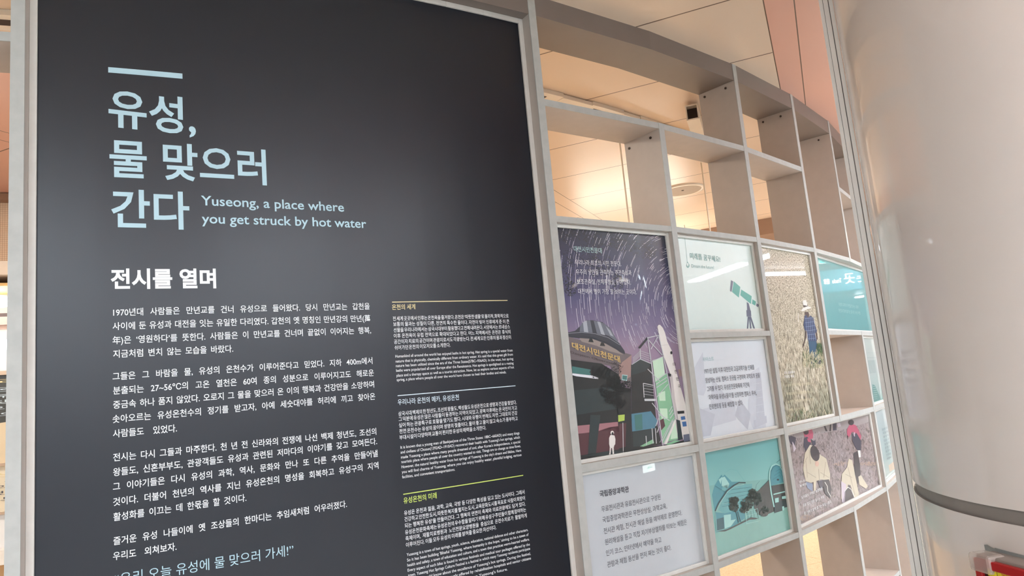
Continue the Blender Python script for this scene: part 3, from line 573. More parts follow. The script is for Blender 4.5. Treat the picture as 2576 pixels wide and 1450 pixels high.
for L_ in (((1700, 820), (1715, 940)), ((1820, 785), (1840, 905)), ((1700, 820), (1820, 785)), ((1705, 860), (1828, 825)), ((1760, 805), (1770, 870)), ((1790, 795), (1800, 870)), ((1710, 935), (1838, 905)), ((1730, 812), (1740, 880)), ((1405, 830), (1420, 1010)), ((1420, 1005), (1495, 985)), ((1470, 740), (1540, 725))): A.line(c6(*L_), 1, T5, 9)
A.poly(c6((1985, 770), (2060, 750), (2065, 805), (1985, 830)), T4, 9); A.poly(c6((2062, 765), (2082, 760), (2085, 800), (2068, 805)), T5, 9)
sp_.done()

# ---- rice field photograph
def field_mat():
    M = ink('ripe rice field', (190, 180, 150), rough=.45); nt = M.node_tree; L = nt.links; b = nt.nodes['Principled BSDF']
    uv = nd(M, 'ShaderNodeUVMap', uv_map='uv'); sep = nd(M, 'ShaderNodeSeparateXYZ'); L.new(uv.outputs[0], sep.inputs[0])
    g = nd(M, 'ShaderNodeMapRange'); g.inputs[1].default_value = 1.27; g.inputs[2].default_value = 2.03; L.new(sep.outputs[1], g.inputs[0])
    def noise(sx, sy, sc, det=3, dist=0):
        mp = nd(M, 'ShaderNodeMapping'); mp.inputs['Scale'].default_value = (sx, sy, 1); mp.inputs['Rotation'].default_value = (0, 0, .12); L.new(uv.outputs[0], mp.inputs['Vector'])
        n = nd(M, 'ShaderNodeTexNoise'); n.inputs['Scale'].default_value = sc; n.inputs['Detail'].default_value = det; n.inputs['Distortion'].default_value = dist; L.new(mp.outputs[0], n.inputs['Vector']); return n.outputs['Fac']
    fine = noise(1, .6, 230); big = noise(1, .28, 120, 4, .5)
    mx = nd(M, 'ShaderNodeMix', data_type='FLOAT'); L.new(g.outputs[0], mx.inputs[0]); L.new(big, mx.inputs[2]); L.new(fine, mx.inputs[3])
    rp = nd(M, 'ShaderNodeValToRGB'); cr = rp.color_ramp; L.new(mx.outputs[0], rp.inputs[0])
    cr.elements[0].position = .33; cr.elements[0].color = lin((80, 74, 62)); cr.elements[1].position = .62; cr.elements[1].color = lin((224, 216, 198))
    cr.elements.new(.42).color = lin((132, 121, 102)); cr.elements.new(.51).color = lin((188, 177, 153))
    # green growth and gaps of shade towards the lower edge
    bl = noise(1, .6, 9, 3); th = nd(M, 'ShaderNodeMath', operation='SUBTRACT'); L.new(bl, th.inputs[0]); L.new(g.outputs[0], th.inputs[1])
    tr = nd(M, 'ShaderNodeValToRGB'); tr.color_ramp.elements[0].position = .22; tr.color_ramp.elements[1].position = .5; L.new(th.outputs[0], tr.inputs[0])
    k = nd(M, 'ShaderNodeMath', operation='MULTIPLY'); L.new(tr.outputs[0], k.inputs[0]); k.inputs[1].default_value = .75
    m2 = nd(M, 'ShaderNodeMix', data_type='RGBA', blend_type='MULTIPLY'); L.new(k.outputs[0], m2.inputs[0]); L.new(rp.outputs[0], m2.inputs[6]); m2.inputs[7].default_value = (.36, .42, .36, 1)
    L.new(m2.outputs[2], b.inputs['Base Color']); return M
FIELD = field_mat()
HAT = ink('pale sun hat', (228, 226, 220)); SKIN = ink('dark skin', (84, 66, 60)); SH1 = ink('blue checked shirt', (52, 68, 104)); SH2 = ink('light check', (150, 166, 196)); JEAN = ink('blue jeans', (48, 84, 112)); JEAN2 = ink('dark jeans', (40, 52, 68)); STALK = ink('straw', (222, 212, 180)); GRASS = ink('field green', (84, 112, 76))
wp = Panel(flat(2, 3), 1.266, 2.0313, FIELD, 'photograph of a person in a sun hat and checked shirt walking through ripe grain')
A = wp.art
cw_ = lambda *L: [(1900+x/5.178, 600+y/5.178) for x, y in L]
A.poly(cw_((690, 1330), (790, 1340), (820, 1420), (850, 1560), (856, 1630), (800, 1640), (770, 1620), (720, 1640), (705, 1480)), JEAN, 2)
A.poly(cw_((712, 1560), (780, 1560), (858, 1600), (855, 1640), (815, 1660), (790, 1640), (740, 1640)), JEAN2, 3)
A.poly(cw_((640, 960), (690, 960), (700, 1010), (680, 1060), (650, 1010)), SKIN, 3)
A.poly(cw_((640, 1010), (665, 1000), (680, 1040), (720, 1005), (750, 1040), (770, 1110), (800, 1200), (795, 1240), (770, 1230), (790, 1300), (800, 1340), (690, 1340), (670, 1200), (640, 1200), (625, 1130)), SH1, 4)
for k in range(6): A.line(cw_((640+k*6, 1050+k*52), (770+k*4, 1030+k*54)), .7, SH2, 5)
for k in range(5): A.line(cw_((655+k*26, 1030), (680+k*25, 1330)), .6, SH2, 5)
A.poly(cw_((645, 1200), (668, 1205), (662, 1290), (640, 1370), (620, 1430), (612, 1400), (640, 1320)), SKIN, 4); A.poly(cw_((780, 1230), (800, 1225), (812, 1310), (800, 1330)), SKIN, 4)
A.oval(cw_((655, 880))[0], 5.5, 7, SKIN, 4); A.poly(cw_((612, 830), (625, 805), (655, 805), (672, 840), (676, 880), (622, 870)), HAT, 5); A.poly(cw_((590, 945), (620, 905), (680, 885), (725, 900), (715, 915), (670, 925), (620, 950)), HAT, 6)
for _ in range(260):
    x, y = 2045+random.uniform(-26, 28), random.uniform(890, 928); A.line([(x, y), (x+random.uniform(-3, 3), y-random.uniform(4, 13))], .8, STALK if random.random() < .7 else GRASS, 7)
for _ in range(60): x, y = 2058+random.uniform(-4, 10), random.uniform(870, 895); A.line([(x, y), (x+random.uniform(-2, 3), y-random.uniform(4, 12))], 1, GRASS, 7)
for _ in range(90): x, y = random.uniform(1985, 2100), random.uniform(1035, 1066); A.line([(x, y), (x+random.uniform(-6, 6), y-random.uniform(5, 14))], .8, random.choice((STALK, GRASS, STALK)), 6)
A.line(cw_((556, 975), (560, 1090)), 1.2, HAT, 3)
wp.text('유성 들녘에서', (1972, 942), (1998, 940), 7, WHT, lay=9); wp.text('가을빛 마을', (1972, 952), (1997, 950), 7, WHT, lay=9); wp.flush('heading_lettering')
for t, x0, y0, x1, y1 in (('유성의 들과 마을을 걷는 체험', 1975, 974, 2036, 969), ('마을길을 따라 걸으며 만나는', 1978, 995, 2045, 989), ('농촌의 계절과 넉넉한 인심', 1980, 1015, 2046, 1008), ('함께 나누는 가을', 1982, 1036, 2025, 1031)): wp.text(t, (x0, y0), (x1, y1), 7, STALK, lay=9); wp.flush('caption_line')
wp.done()

# ---- children in a stubble field, double width
def dirt_mat():
    M = ink('stubble field', (170, 160, 160), rough=.45); nt = M.node_tree; L = nt.links; b = nt.nodes['Principled BSDF']
    uv = nd(M, 'ShaderNodeUVMap', uv_map='uv'); n1 = nd(M, 'ShaderNodeTexNoise'); n1.inputs['Scale'].default_value = 34; n1.inputs['Detail'].default_value = 6; n1.inputs['Distortion'].default_value = 1.6; n1.inputs['Roughness'].default_value = .65
    L.new(uv.outputs[0], n1.inputs['Vector']); rp = nd(M, 'ShaderNodeValToRGB'); cr = rp.color_ramp; L.new(n1.outputs['Fac'], rp.inputs[0])
    cr.elements[0].position = .36; cr.elements[0].color = lin((92, 84, 86)); cr.elements[1].position = .68; cr.elements[1].color = lin((176, 167, 172)); cr.elements.new(.47).color = lin((140, 131, 134))
    n2 = nd(M, 'ShaderNodeTexNoise'); n2.inputs['Scale'].default_value = 5; L.new(uv.outputs[0], n2.inputs['Vector'])
    m = nd(M, 'ShaderNodeMix', data_type='RGBA', blend_type='MULTIPLY'); L.new(n2.outputs['Fac'], m.inputs[0]); L.new(rp.outputs[0], m.inputs[6]); m.inputs[7].default_value = (.85, .72, .64, 1)
    L.new(m.outputs[2], b.inputs['Base Color']); return M
DIRT = dirt_mat()
CRM = ink('cream jacket', (200, 190, 168)); CRM2 = ink('cream shade', (172, 160, 142)); PNK = ink('pink jacket', (178, 84, 108)); HAIR = ink('dark hair', (58, 54, 60)); NVY = ink('navy clothes', (64, 62, 78)); LIL = ink('lilac lining', (196, 184, 196)); ORG = ink('ochre soil', (176, 150, 134)); BLT = ink('faded blue', (120, 134, 162))
yp = Panel(flat(2, 4), .8622, 1.2418, DIRT, 'wide photograph of children in pink and cream jackets bending over a stubble field')
A = yp.art; c7 = lambda *L: [(1900+x/2.302, 820+y/2.302) for x, y in L]; c8 = lambda *L: [(1950+x/8.057, 980+y/8.057) for x, y in L]
A.poly(c7((190, 630), (560, 540), (680, 510), (690, 545), (560, 590), (200, 660)), ink('grey bank', (156, 146, 146)), 1)
A.poly(c8((980, 740), (1010, 735), (1060, 850), (1020, 850)), HAIR, 2); A.poly(c8((1110, 710), (1135, 705), (1130, 850), (1095, 850)), HAIR, 2); A.poly(c8((1165, 690), (1240, 680), (1245, 830), (1170, 840)), NVY, 2); A.poly(c8((1250, 690), (1310, 680), (1330, 750), (1270, 770)), LIL, 3)
A.poly(c8((560, 840), (740, 800), (770, 900), (760, 1000), (700, 1010), (590, 960)), PNK, 3); A.oval(c8((622, 868))[0], 6.5, 6.5, HAIR, 5)
A.poly(c8((580, 1000), (640, 960), (700, 1020), (720, 1120), (620, 1260), (570, 1150)), NVY, 4); A.poly(c8((720, 1010), (780, 1050), (810, 1020), (820, 1120), (770, 1150)), NVY, 4); A.poly(c8((640, 1000), (700, 990), (720, 1080), (660, 1060)), PNK, 5)
A.poly(c8((270, 960), (320, 940), (420, 980), (400, 1130), (330, 1120), (290, 1060)), NVY, 3); A.poly(c8((340, 1060), (360, 1080), (420, 1200), (370, 1280)), LIL, 4)
A.oval(c8((1535, 672))[0], 7, 7, HAIR, 6); A.poly(c8((1450, 820), (1500, 725), (1570, 705), (1640, 735), (1740, 940), (1730, 1050), (1680, 1020), (1600, 880), (1560, 860), (1490, 980), (1455, 940)), PNK, 4)
A.poly(c8((1540, 870), (1590, 940), (1640, 880), (1740, 1050), (1735, 1240), (1660, 1230), (1620, 1180), (1560, 1050)), NVY, 5); A.poly(c8((1580, 880), (1610, 870), (1610, 960), (1590, 950)), LIL, 6); A.poly(c8((1670, 1240), (1720, 1240), (1730, 1380), (1690, 1380)), HAT, 5)
A.poly(c8((1450, 930), (1480, 950), (1470, 1030)), HAIR, 5)
A.poly(c7((285, 740), (315, 690), (345, 700), (370, 745), (410, 770), (432, 860), (430, 900), (380, 890), (320, 910), (290, 900), (275, 830)), CRM, 5); A.poly(c7((335, 880), (352, 884), (348, 955), (336, 955)), CRM, 6)
for q in (((290, 770), (300, 880)), ((310, 720), (318, 800)), ((405, 790), (395, 880)), ((300, 850), (350, 880)), ((375, 850), (425, 880)), ((280, 800), (300, 760)), ((365, 830), (370, 900)), ((520, 860), (560, 880)), ((535, 820), (575, 980))): A.line(c7(*q), 1.6, CRM2, 6)
A.oval(c7((343, 740))[0], 11, 20, HAIR, 7, rot=-.25); A.oval(c7((355, 800))[0], 5, 7, ink('face tone', (206, 170, 152)), 6)
A.poly(c7((290, 905), (330, 915), (330, 960), (300, 940)), BLT, 5); A.poly(c7((385, 895), (425, 890), (440, 950), (430, 1000), (400, 970), (390, 920)), HAIR, 6); A.line(c7((400, 905), (415, 930), (418, 960), (435, 990)), 1.4, HAT, 7); A.poly(c7((360, 900), (390, 895), (392, 940), (372, 940)), NVY, 5)
A.poly(c7((495, 1000), (500, 860), (530, 820), (540, 770), (560, 780), (570, 830), (600, 985), (575, 1000), (550, 925), (535, 920), (520, 1010), (515, 1035)), CRM, 5); A.poly(c7((505, 1030), (520, 950), (545, 925), (565, 1005)), HAIR, 6); A.line(c7((515, 960), (535, 935), (555, 950), (575, 1005)), 1.6, HAT, 7); A.poly(c7((495, 900), (525, 920), (515, 1035), (500, 1020)), LIL, 6)
A.poly(c7((568, 740), (590, 725), (604, 800), (608, 880), (590, 920), (575, 860)), HAIR, 5); A.poly(c7((595, 875), (610, 865), (650, 930), (640, 945), (600, 920)), CRM, 6)
A.leaves(c7((660, 800))[0], 24, 5, 90, 1.3, ORG, 2); A.leaves(c7((500, 800))[0], 24, 5, 60, 1.3, ORG, 2); A.leaves(c7((300, 1115))[0], 18, 9, 120, 1.4, ORG, 2)
for _ in range(130):
    x, y = random.uniform(210, 720), random.uniform(600, 1090); q = c7((x, y), (x+random.uniform(-16, 16), y+random.uniform(-18, 14))); A.line(q, random.uniform(.5, 1.1), random.choice((HAIR, LIL, CRM2, NVY)), 2)
yp.text('신나는', (2010, 1217), (2026, 1212), 6.5, WHT, lay=9); yp.text('흙체험', (2011, 1227), (2028, 1221), 6.5, WHT, lay=9); yp.flush('heading_lettering')
for t, x0, y0, x1, y1 in (('도시에서 가까운 농촌마을', 2015, 1257, 2068, 1233), ('흙을 밟고 땀을 흘리는 체험', 2019, 1277, 2072, 1254), ('온 가족이 함께 즐기는 유성 나들이', 2022, 1297, 2090, 1266)): yp.text(t, (x0, y0), (x1, y1), 8.5, WHT, lay=9); yp.flush('caption_line')
yp.done()

# ---- plain teal panel, two cells wide, and the two narrow panels by the end post
TEAL = ink('plain teal', (102, 168, 170), var=.02); TEALT = ink('pale line lettering', (172, 216, 216))
bp = Panel(flat(3, 5), 1.659, 2.0313, TEAL, 'plain glossy teal panel, two cells wide, mirroring a hanging sign')
for t, x0, y0, x1, y1 in (('유성의 과학과 자연을 만나는 나들이', 2110, 770, 2160, 777.5), ('온천과 함께 즐기는 즐거운 유성 여행', 2110, 785.5, 2164, 792.5)): bp.text(t, (x0, y0), (x1, y1), 8.5, TEALT); bp.flush('caption_line')
bp.done()
PALE = ramp_mat('pale green grey', [(0, (116, 184, 178)), (.12, (178, 206, 202)), (.5, (196, 208, 206)), (1, (206, 214, 208))], 1.27, 1.64); TG2 = ink('faded teal', (110, 160, 156)); PG2 = ink('faded grey', (178, 194, 192))
np_ = Panel(flat(4, 5), 1.266, 1.639, PALE, 'narrow pale green grey board with a faint tower, beside an empty cell')
A = np_.art; cn = lambda *L: [(2030+x/5.18, 780+y/5.18) for x, y in L]
A.poly(cn((850, 1180), (852, 970), (885, 985), (930, 1090), (960, 1170), (890, 1200)), TG2, 2)
for k in range(7): A.line(cn((858, 1000+k*28), (915, 990+k*28)), 1.2, PALE, 4)
A.line(cn((890, 640), (960, 1180)), 1, PG2, 3); A.line(cn((920, 640), (990, 1160)), 1, PG2, 3); A.line(cn((770, 625), (920, 625)), 1.4, PG2, 3); A.line(cn((770, 560), (890, 560)), .8, PG2, 3); A.poly(cn((790, 660), (880, 655), (900, 820), (820, 830)), PG2, 2)
np_.done()
PALE2 = ramp_mat('pale mist', [(0, (196, 210, 204)), (.3, (172, 198, 198)), (1, (206, 216, 218))], .86, 1.24)
nq = Panel(flat(4, 5), .8622, 1.2418, PALE2, 'narrow pale misty board with short grey text rows, right of the children')
for k in range(9):
    y = 1085+k*9.2; nq.text(('온천수', '치료와', '휴식이', '있는곳', '유성의', '온천은', '몸과맘', '건강을', '지킨다')[k], (2219+k*1.5, y), (2233+k*1.2, y-6), 6, ink('grey rows', (130, 148, 150)), lay=3)
A = nq.art; A.poly([(2235, 1172), (2252, 1158), (2256, 1176), (2238, 1188)], ink('beige patch', (224, 204, 180)), 2)
nq.done()

# ================================================================== pillar, its trim, tape, cabinet and guide light
PR = .75; az = math.radians(51.87)+math.asin(1/3.1); PC = Vector((3.1*PR*math.sin(az), 3.1*PR*math.cos(az)-D, 0))
PB = 1.5-.427*PR-.006
pil = thing('pillar', PC, 'thick round pillar clad in glossy beige enamel at the right', 'pillar')
b = MB(); b.lathe(PC, [(PR, PB+.0145), (PR, ZC)], PILLAR, 160); obj('upper_cladding', b, pil, smooth=True)
b = MB(); b.lathe(PC, [(PR, 0), (PR, PB-.0145)], PILLAR, 160); obj('lower_cladding', b, pil, smooth=True)
b = MB(); b.lathe(PC, [(PR-.006, PB-.0145), (PR-.006, PB+.0145)], GROOVE, 160); b.lathe(PC, [(PR, PB-.0145), (PR-.006, PB-.0145)], GROOVE, 160); b.lathe(PC, [(PR-.006, PB+.0145), (PR, PB+.0145)], GROOVE, 160); obj('joint_groove', b, pil)
def pil_hit(p, r_=PR):
    d = ray(p); o = CAM-PC; a = d.x**2+d.y**2; bb = 2*(o.x*d.x+o.y*d.y); c = o.x**2+o.y**2-r_*r_
    t = (-bb-math.sqrt(max(bb*bb-4*a*c, 0)))/(2*a); return CAM+d*t
# ridged metal edge strip running from floor to ceiling at the pillar's left flank
tn = Vector((math.sin(math.radians(51.6)), math.cos(math.radians(51.6)), 0)); sd = Vector((tn.y, -tn.x, 0))
dist = 2.20
def strip_pt(k, dep): return Vector((0, -D, 0))+tn*(dist+dep)+sd*k
es = thing('edge_strip', strip_pt(0, 0), 'ridged pale metal edge strip running floor to ceiling between shelf and pillar', 'trim strip')
def vbar(k0, k1, d0, d1, M):
    b = MB(); q = [strip_pt(k0, d0), strip_pt(k1, d0), strip_pt(k1, d1), strip_pt(k0, d1)]; b.hexa(q, [p+Vector((0, 0, ZC)) for p in q], M); return b
EDGE = mat('pale grey edge strip', (246, 243, 239), rough=.35); EGAP = mat('grey strip joint', (120, 114, 110), rough=.6)
k0 = -.0270
obj('rail', vbar(k0, k0+.0100, .003, .05, EDGE), es, bevel=.001); obj('rail', vbar(k0+.0109, k0+.0235, 0, .05, EDGE), es, bevel=.001); obj('rail', vbar(k0+.0255, k0+.0365, .003, .05, EDGE), es, bevel=.001)
obj('groove', vbar(k0+.004, k0+.034, .006, .045, EGAP), es)
# cabinet on the pillar
pc = pil_hit((2545, 1440)); nrm = Vector((pc.x-PC.x, pc.y-PC.y, 0)).normalized(); tg = Vector((-nrm.y, nrm.x, 0))
if tg.dot(RT) < 0: tg = -tg
CF = Flat((0, 0), tuple(tg[:2]), 0, base=nrm); CF.O = Vector((pc.x, pc.y, 0))+nrm*.045; CF.e = tg
lx, ztop = CF.uv((2448, 1393)); CW, CH = .30, .42
CABM = mat('grey metal cabinet', (150, 138, 130), rough=.4); RED = mat('red enamel frame', (176, 22, 26), rough=.35); WIN = mat('dark window', (44, 30, 28), rough=.15); GUARD = mat('clear corner guard', (215, 200, 190), rough=.12, alpha=.45); YLW = mat('yellow label', (240, 222, 40), rough=.5); INKB = mat('black ink', (30, 28, 26), rough=.6); INKR = mat('orange red ink', (214, 96, 40), rough=.6)
cab = thing('emergency_cabinet', CF.at(lx+CW/2, ztop-CH, -.03), 'red framed emergency cabinet with a yellow label, mounted low on the pillar', 'cabinet')
obj('body', strip(CF, lx, lx+CW, ztop-CH, ztop, -.004, -.07, CABM), cab, bevel=.004)
b = MB(); fw_ = .017
for x0, x1, z0, z1 in ((lx+.004, lx+CW-.004, ztop-.006-fw_, ztop-.006), (lx+.004, lx+CW-.004, ztop-CH+.006, ztop-CH+.006+fw_), (lx+.004, lx+.004+fw_, ztop-CH+.006+fw_, ztop-.006-fw_), (lx+CW-.004-fw_, lx+CW-.004, ztop-CH+.006+fw_, ztop-.006-fw_)):
    q = strip(CF, x0, x1, z0, z1, .006, -.006, RED); b.add(q.v, q.f, RED)
obj('red_frame', b, cab, bevel=.002)
obj('window', strip(CF, lx+.02, lx+CW-.02, ztop-CH+.02, ztop-.02, -.0005, -.004, WIN), cab)
for i, (x, z) in enumerate(((lx, ztop), (lx+CW-.045, ztop), (lx, ztop-CH+.032), (lx+CW-.045, ztop-CH+.032))):
    obj('corner_guard', strip(CF, x-.004, x+.05, z-.032, z+.004, .011, -.03, GUARD), cab, bevel=.006)
yx, yz = CF.uv((2482, 1416)); ys = obj('label_sticker', strip(CF, yx, yx+.2, yz-.024, yz, .0015, .0002, YLW), cab)
b = MB(); CF2 = Flat((0, 0), tuple(tg[:2]), 0, base=nrm); CF2.O = CF.O+nrm*.0012; CF2.e = tg
put(CF2, b, '8', yx+.008, yx+.0165, yz-.018, yz-.018, .020, 0, INKB, 3, .01); put(CF2, b, '“주의”', yx+.030, yx+.057, yz-.019, yz-.019, .014, 0, INKR, 3, .01); put(CF2, b, '반경이내 물건적치금지', yx+.064, yx+.19, yz-.0195, yz-.0195, .016, 0, INKB, 3, .02)
q = [CF2.at(yx+.0235, yz-.024, .0008), CF2.at(yx+.0245, yz-.024, .0008), CF2.at(yx+.0245, yz, .0008), CF2.at(yx+.0235, yz, .0008)]; b.add(q, [[0, 1, 2, 3]], INKB)
obj('lettering', b, ys)
# strip of silver tape above it
ta = pil_hit((2478, 1376)); tb = pil_hit((2576, 1410)); aa, ab = (math.atan2(v.y-PC.y, v.x-PC.x) for v in (ta, tb))
b = MB(); n = 14; TAPE = mat('silver tape', (158, 162, 160), rough=.45, bump=.3, scale=80)
for i in range(n):
    a0, a1 = aa+(ab-aa)*1.4*i/n, aa+(ab-aa)*1.4*(i+1)/n; zt = ta.z-.002*i/n
    P4 = lambda a, z, o: PC+Vector(((PR+o)*math.cos(a), (PR+o)*math.sin(a), z))
    j0, j1 = (.002*math.sin(i*1.7), .002*math.sin((i+1)*1.7)) if i < 3 else (0, 0)
    b.add([P4(a0, zt-.018, .001), P4(a1, zt-.018, .001), P4(a1, zt+.004+j1, .0014), P4(a0, zt+.004+j0, .0014)], [[0, 1, 2, 3]], TAPE)
tag(obj('tape_strip', b), 'strip of silver tape stuck on the pillar just above the red cabinet', 'tape')
# exit guide light on the pillar's hidden side, seen mirrored in the light grey panel
def reflect_hit(S, p, inter):
    d = ray(p).normalized(); x, z = S.uv(p); o = S.at(x, z); r_ = d-2*d.dot(S.n)*S.n; return inter(o, r_)
def on_pillar(o, d, r_=PR):
    q = o-PC; a = d.x**2+d.y**2; bb = 2*(q.x*d.x+q.y*d.y); c = q.x**2+q.y**2-r_*r_; ds = bb*bb-4*a*c
    return o+d*((-bb-math.sqrt(max(ds, 0)))/(2*a))
gp = [reflect_hit(mp_.S, p, on_pillar) for p in ((1607, 1179), (1638, 1178.5), (1622, 1169.5), (1622, 1188))]
gc = (gp[0]+gp[1])/2; gn = Vector((gc.x-PC.x, gc.y-PC.y, 0)).normalized(); ge = Vector((-gn.y, gn.x, 0)); gw = (gp[0]-gp[1]).length; gz0, gz1 = sorted((gp[2].z, gp[3].z))
GF = Flat((0, 0), tuple(ge[:2]), 0, base=gn); GF.O = PC+gn*(PR+.02); GF.e = ge
gl = thing('guide_light', GF.at(0, gz0, -.012), 'small lit exit guide light with a green arrow, seen mirrored in the light grey panel', 'exit light')
obj('housing', strip(GF, -gw/2-.006, gw/2+.006, gz0-.006, gz1+.006, -.001, -.035, FIXT), gl, bevel=.002)
LIT = mat('lit white sign face', (.90, 1., .97), emit=9, var=0); GRN = mat('lit green arrow', (.0, .55, .32), emit=4.5, var=0)
lf = obj('lit_face', strip(GF, -gw/2, gw/2, gz0, gz1, 0, -.0005, LIT), gl)
b = MB(); zm = gz0+(gz1-gz0)*.56; hh = gz1-gz0
A2 = Art(GF, -gw, gw, gz0, gz1)
for q in (((.2, 0), (-.02, .3), (-.1, .3), (.06, .06), (-.3, .06), (-.3, -.06), (.06, -.06), (-.1, -.3), (-.02, -.3)),): A2.sz([(x*gw*.75, zm+z*hh*.75) for x, z in q], GRN, 4)
put(GF, A2.mb, '출구', gw*.1, gw*.38, gz0+hh*.08, gz0+hh*.08, hh*.25, 0, GRN, 4)
obj('arrow', A2.mb, lf)

# ================================================================== things seen through the open cells
# curved ceiling track along the wall
tr = thing('track_light', wl(14, 6.36, ZC-.045), 'curved white ceiling track with dark louvred slots behind the open top cell', 'track light')
RT_ = 6.36
def ring(a0, a1, r0_, r1_, z0, z1, M, n=6):
    b = MB(); prism(b, a0, a1, r1_, r0_, z0, z1, M, n); return b
for a0, a1, q0, q1 in ((-12, 3.8, -11, 3.), (4.2, 14.3, 5., 13.6), (16., 18., 16.3, 17.85), (19.2, 24., 19.4, 23.), (25.5, 34, 26, 33)):
    h = obj('housing', ring(a0, a1, RT_-.05, RT_+.05, ZC-.020, ZC-.001, WHITE, 8), tr)
    obj('louvre_slot', ring(q0, q1, RT_-.016, RT_+.020, ZC-.0212, ZC-.0198, DARKM, 8), h)
for a0, a1 in ((3.8, 4.2), (14.3, 16.), (18., 19.2), (24., 25.5)): obj('joint_cover', ring(a0, a1, RT_-.053, RT_+.045, ZC-.022, ZC-.004, WHITE, 4), tr)
# box spotlight
def ceil_pt(p, z=ZC):
    d = ray(p); return CAM+d*((z-CZ)/d.z)
s0 = ceil_pt((1741, 282), ZC-.06); s1 = ceil_pt((1775, 395), ZC-.06); dx = (s1-s0).normalized(); sx = Vector((dx.y, -dx.x, 0))
bx = thing('box_spotlight', s0+Vector((0, 0, -.05)), 'white box spotlight under the ceiling, its dark mouth facing outward', 'spotlight')
b = MB(); L_ = .75; hw_ = .027
for c, ex, ez in ((sx*hw_, .006, .07), (-sx*hw_, .006, .07)): b.box(s0+dx*L_/2+c, L_, ex, ez, WHITE, dx, sx)
for z in (.035, -.035): b.box(s0+dx*L_/2+Vector((0, 0, z)), L_, 2*hw_+.006, .006, WHITE, dx, sx)
obj('casing', b, bx)
b = MB(); b.box(s0+dx*.05, .02, 2*hw_, .066, DARKM, dx, sx); obj('lamp_mouth', b, bx)
# slim poles
def rod(p, r_, lab):
    S_ = Arc(0, 90, r_); x, z = S_.uv(p); q = S_.at(x, 0); v = Vector((0, 0, 1)); zb = 1.93
    t = thing('hanging_rod', q+v*zb, lab, 'rod', 'slim rods behind the cells')
    b = MB(); b.cyl(q+v*zb, q+v*ZC, .0042, mat('brushed rod', (226, 212, 190), rough=.3, metal=.3), 12); obj('tube', b, t)
    b = MB(); b.cyl(q+v*(ZC-.012), q+v*ZC, .014, WHITE, 16); obj('ceiling_cap', b, t); b = MB(); b.cyl(q+v*(zb-.02), q+v*zb, .009, WHITE, 16); obj('end_cap', b, t)
rod((1571, 460), 6.25, 'slim pale rod hanging from the ceiling, behind the cell above the observatory picture')
rod((1775, 495), 6.24, 'slim pale rod hanging from the ceiling, behind the cell above the telescope board')
# ceiling speaker, sprinkler, bulkhead
c = ceil_pt((1717, 477)); t = thing('ceiling_speaker', c+Vector((0, 0, -.01)), 'round flush ceiling speaker with a pale rim behind the cells', 'speaker')
b = MB(); b.lathe(c, [(.155, 0), (.155, -.008), (.135, -.012), (.13, -.006)], WHITE, 48); obj('rim', b, t, smooth=True)
b = MB(); b.cyl(c+Vector((0, 0, -.007)), c, .131, mat('grey speaker grille', (176, 160, 142), rough=.6, bump=.2, scale=300), 48); obj('grille', b, t)
b = MB(); b.cyl(c+Vector((0, 0, -.0075)), c+Vector((0, 0, -.009)), .009, DARKM, 12); obj('centre_cap', b, t)
c = ceil_pt((1926, 553)); t = thing('sprinkler', c+Vector((0, 0, -.03)), 'small ceiling sprinkler head seen through the upright gap', 'sprinkler')
b = MB(); b.cyl(c, c+Vector((0, 0, -.006)), .035, WHITE, 20); obj('rosette', b, t); b = MB(); b.cyl(c+Vector((0, 0, -.006)), c+Vector((0, 0, -.03)), .012, DARKM, 12); obj('head', b, t)
c = ceil_pt((1912, 592), ZC-.14); b = MB(); b.box(c+E1*1.6+Vector((0, 0, .07))+E2*.2, 4.2, .4, .139, mat('brown bulkhead', (150, 118, 96), rough=.5), E1, E2); obj('trim_1', b, kind='structure')

# left of the dark panel: tiled end wall with a lit display seen through the gap
wy = -4.30; b = MB(); b.box((-3.0, wy+.1, ZC/2), 6.4, .2, ZC, TILE); obj('wall_tiled', b, kind='structure')
LF = Flat((-6, wy), (0, wy), 0); zz = lambda y: LF.uv((11, y))[1]
def bandz(name, y0, y1, M, off, parent=None, kind=None): return obj(name, strip(LF, 3.5, 6.0, zz(y1), zz(y0), off, .001, M), parent, kind=kind)
bandz('trim_2', 494, 511, mat('shaded beam', (150, 116, 92)), .06, kind='structure')
dc = thing('display_case', LF.at(4.8, 0, .15), 'lit display case with dark and cream text boards, glimpsed at the far left', 'display case')
bandz('canopy', 690, 722, mat('pale canopy', (222, 206, 190)), .35, dc); bandz('amber_edge', 737, 744, mat('amber edge', (226, 184, 120)), .30, dc)
bandz('pale_back', 744, 795, mat('pale case back', (226, 214, 204)), .03, dc); bandz('dark_rail', 795, 804, mat('dark rail', (88, 74, 72)), .10, dc)
bandz('pink_shelf', 805, 824, mat('pink shelf edge', (206, 176, 166)), .12, dc); bandz('brown_rail', 824, 832, mat('brown rail', (150, 126, 114)), .11, dc)
bandz('glass_board', 832, 936, mat('pale pink board', (222, 204, 196), rough=.2), .05, dc); bandz('frame_rail', 936, 946, mat('tan rail', (190, 168, 148)), .07, dc)
db = bandz('dark_board', 946, 1165, mat('dark olive board', (66, 64, 56), rough=.3), .05, dc)
b = MB(); x, z = LF.uv((22, 1140))
circ = [(x+.16*math.cos(t), z+.16*math.sin(t)) for t in (2*math.pi*i/40 for i in range(40))]; q = clip(circ, 3.5, 5.9, zz(1165), zz(946)); b.add([LF.at(*p, .0505) for p in q], [list(range(len(q)))], mat('cream disc', (226, 208, 178))); obj('cream_disc', b, db)
b = MB(); z0 = zz(965)
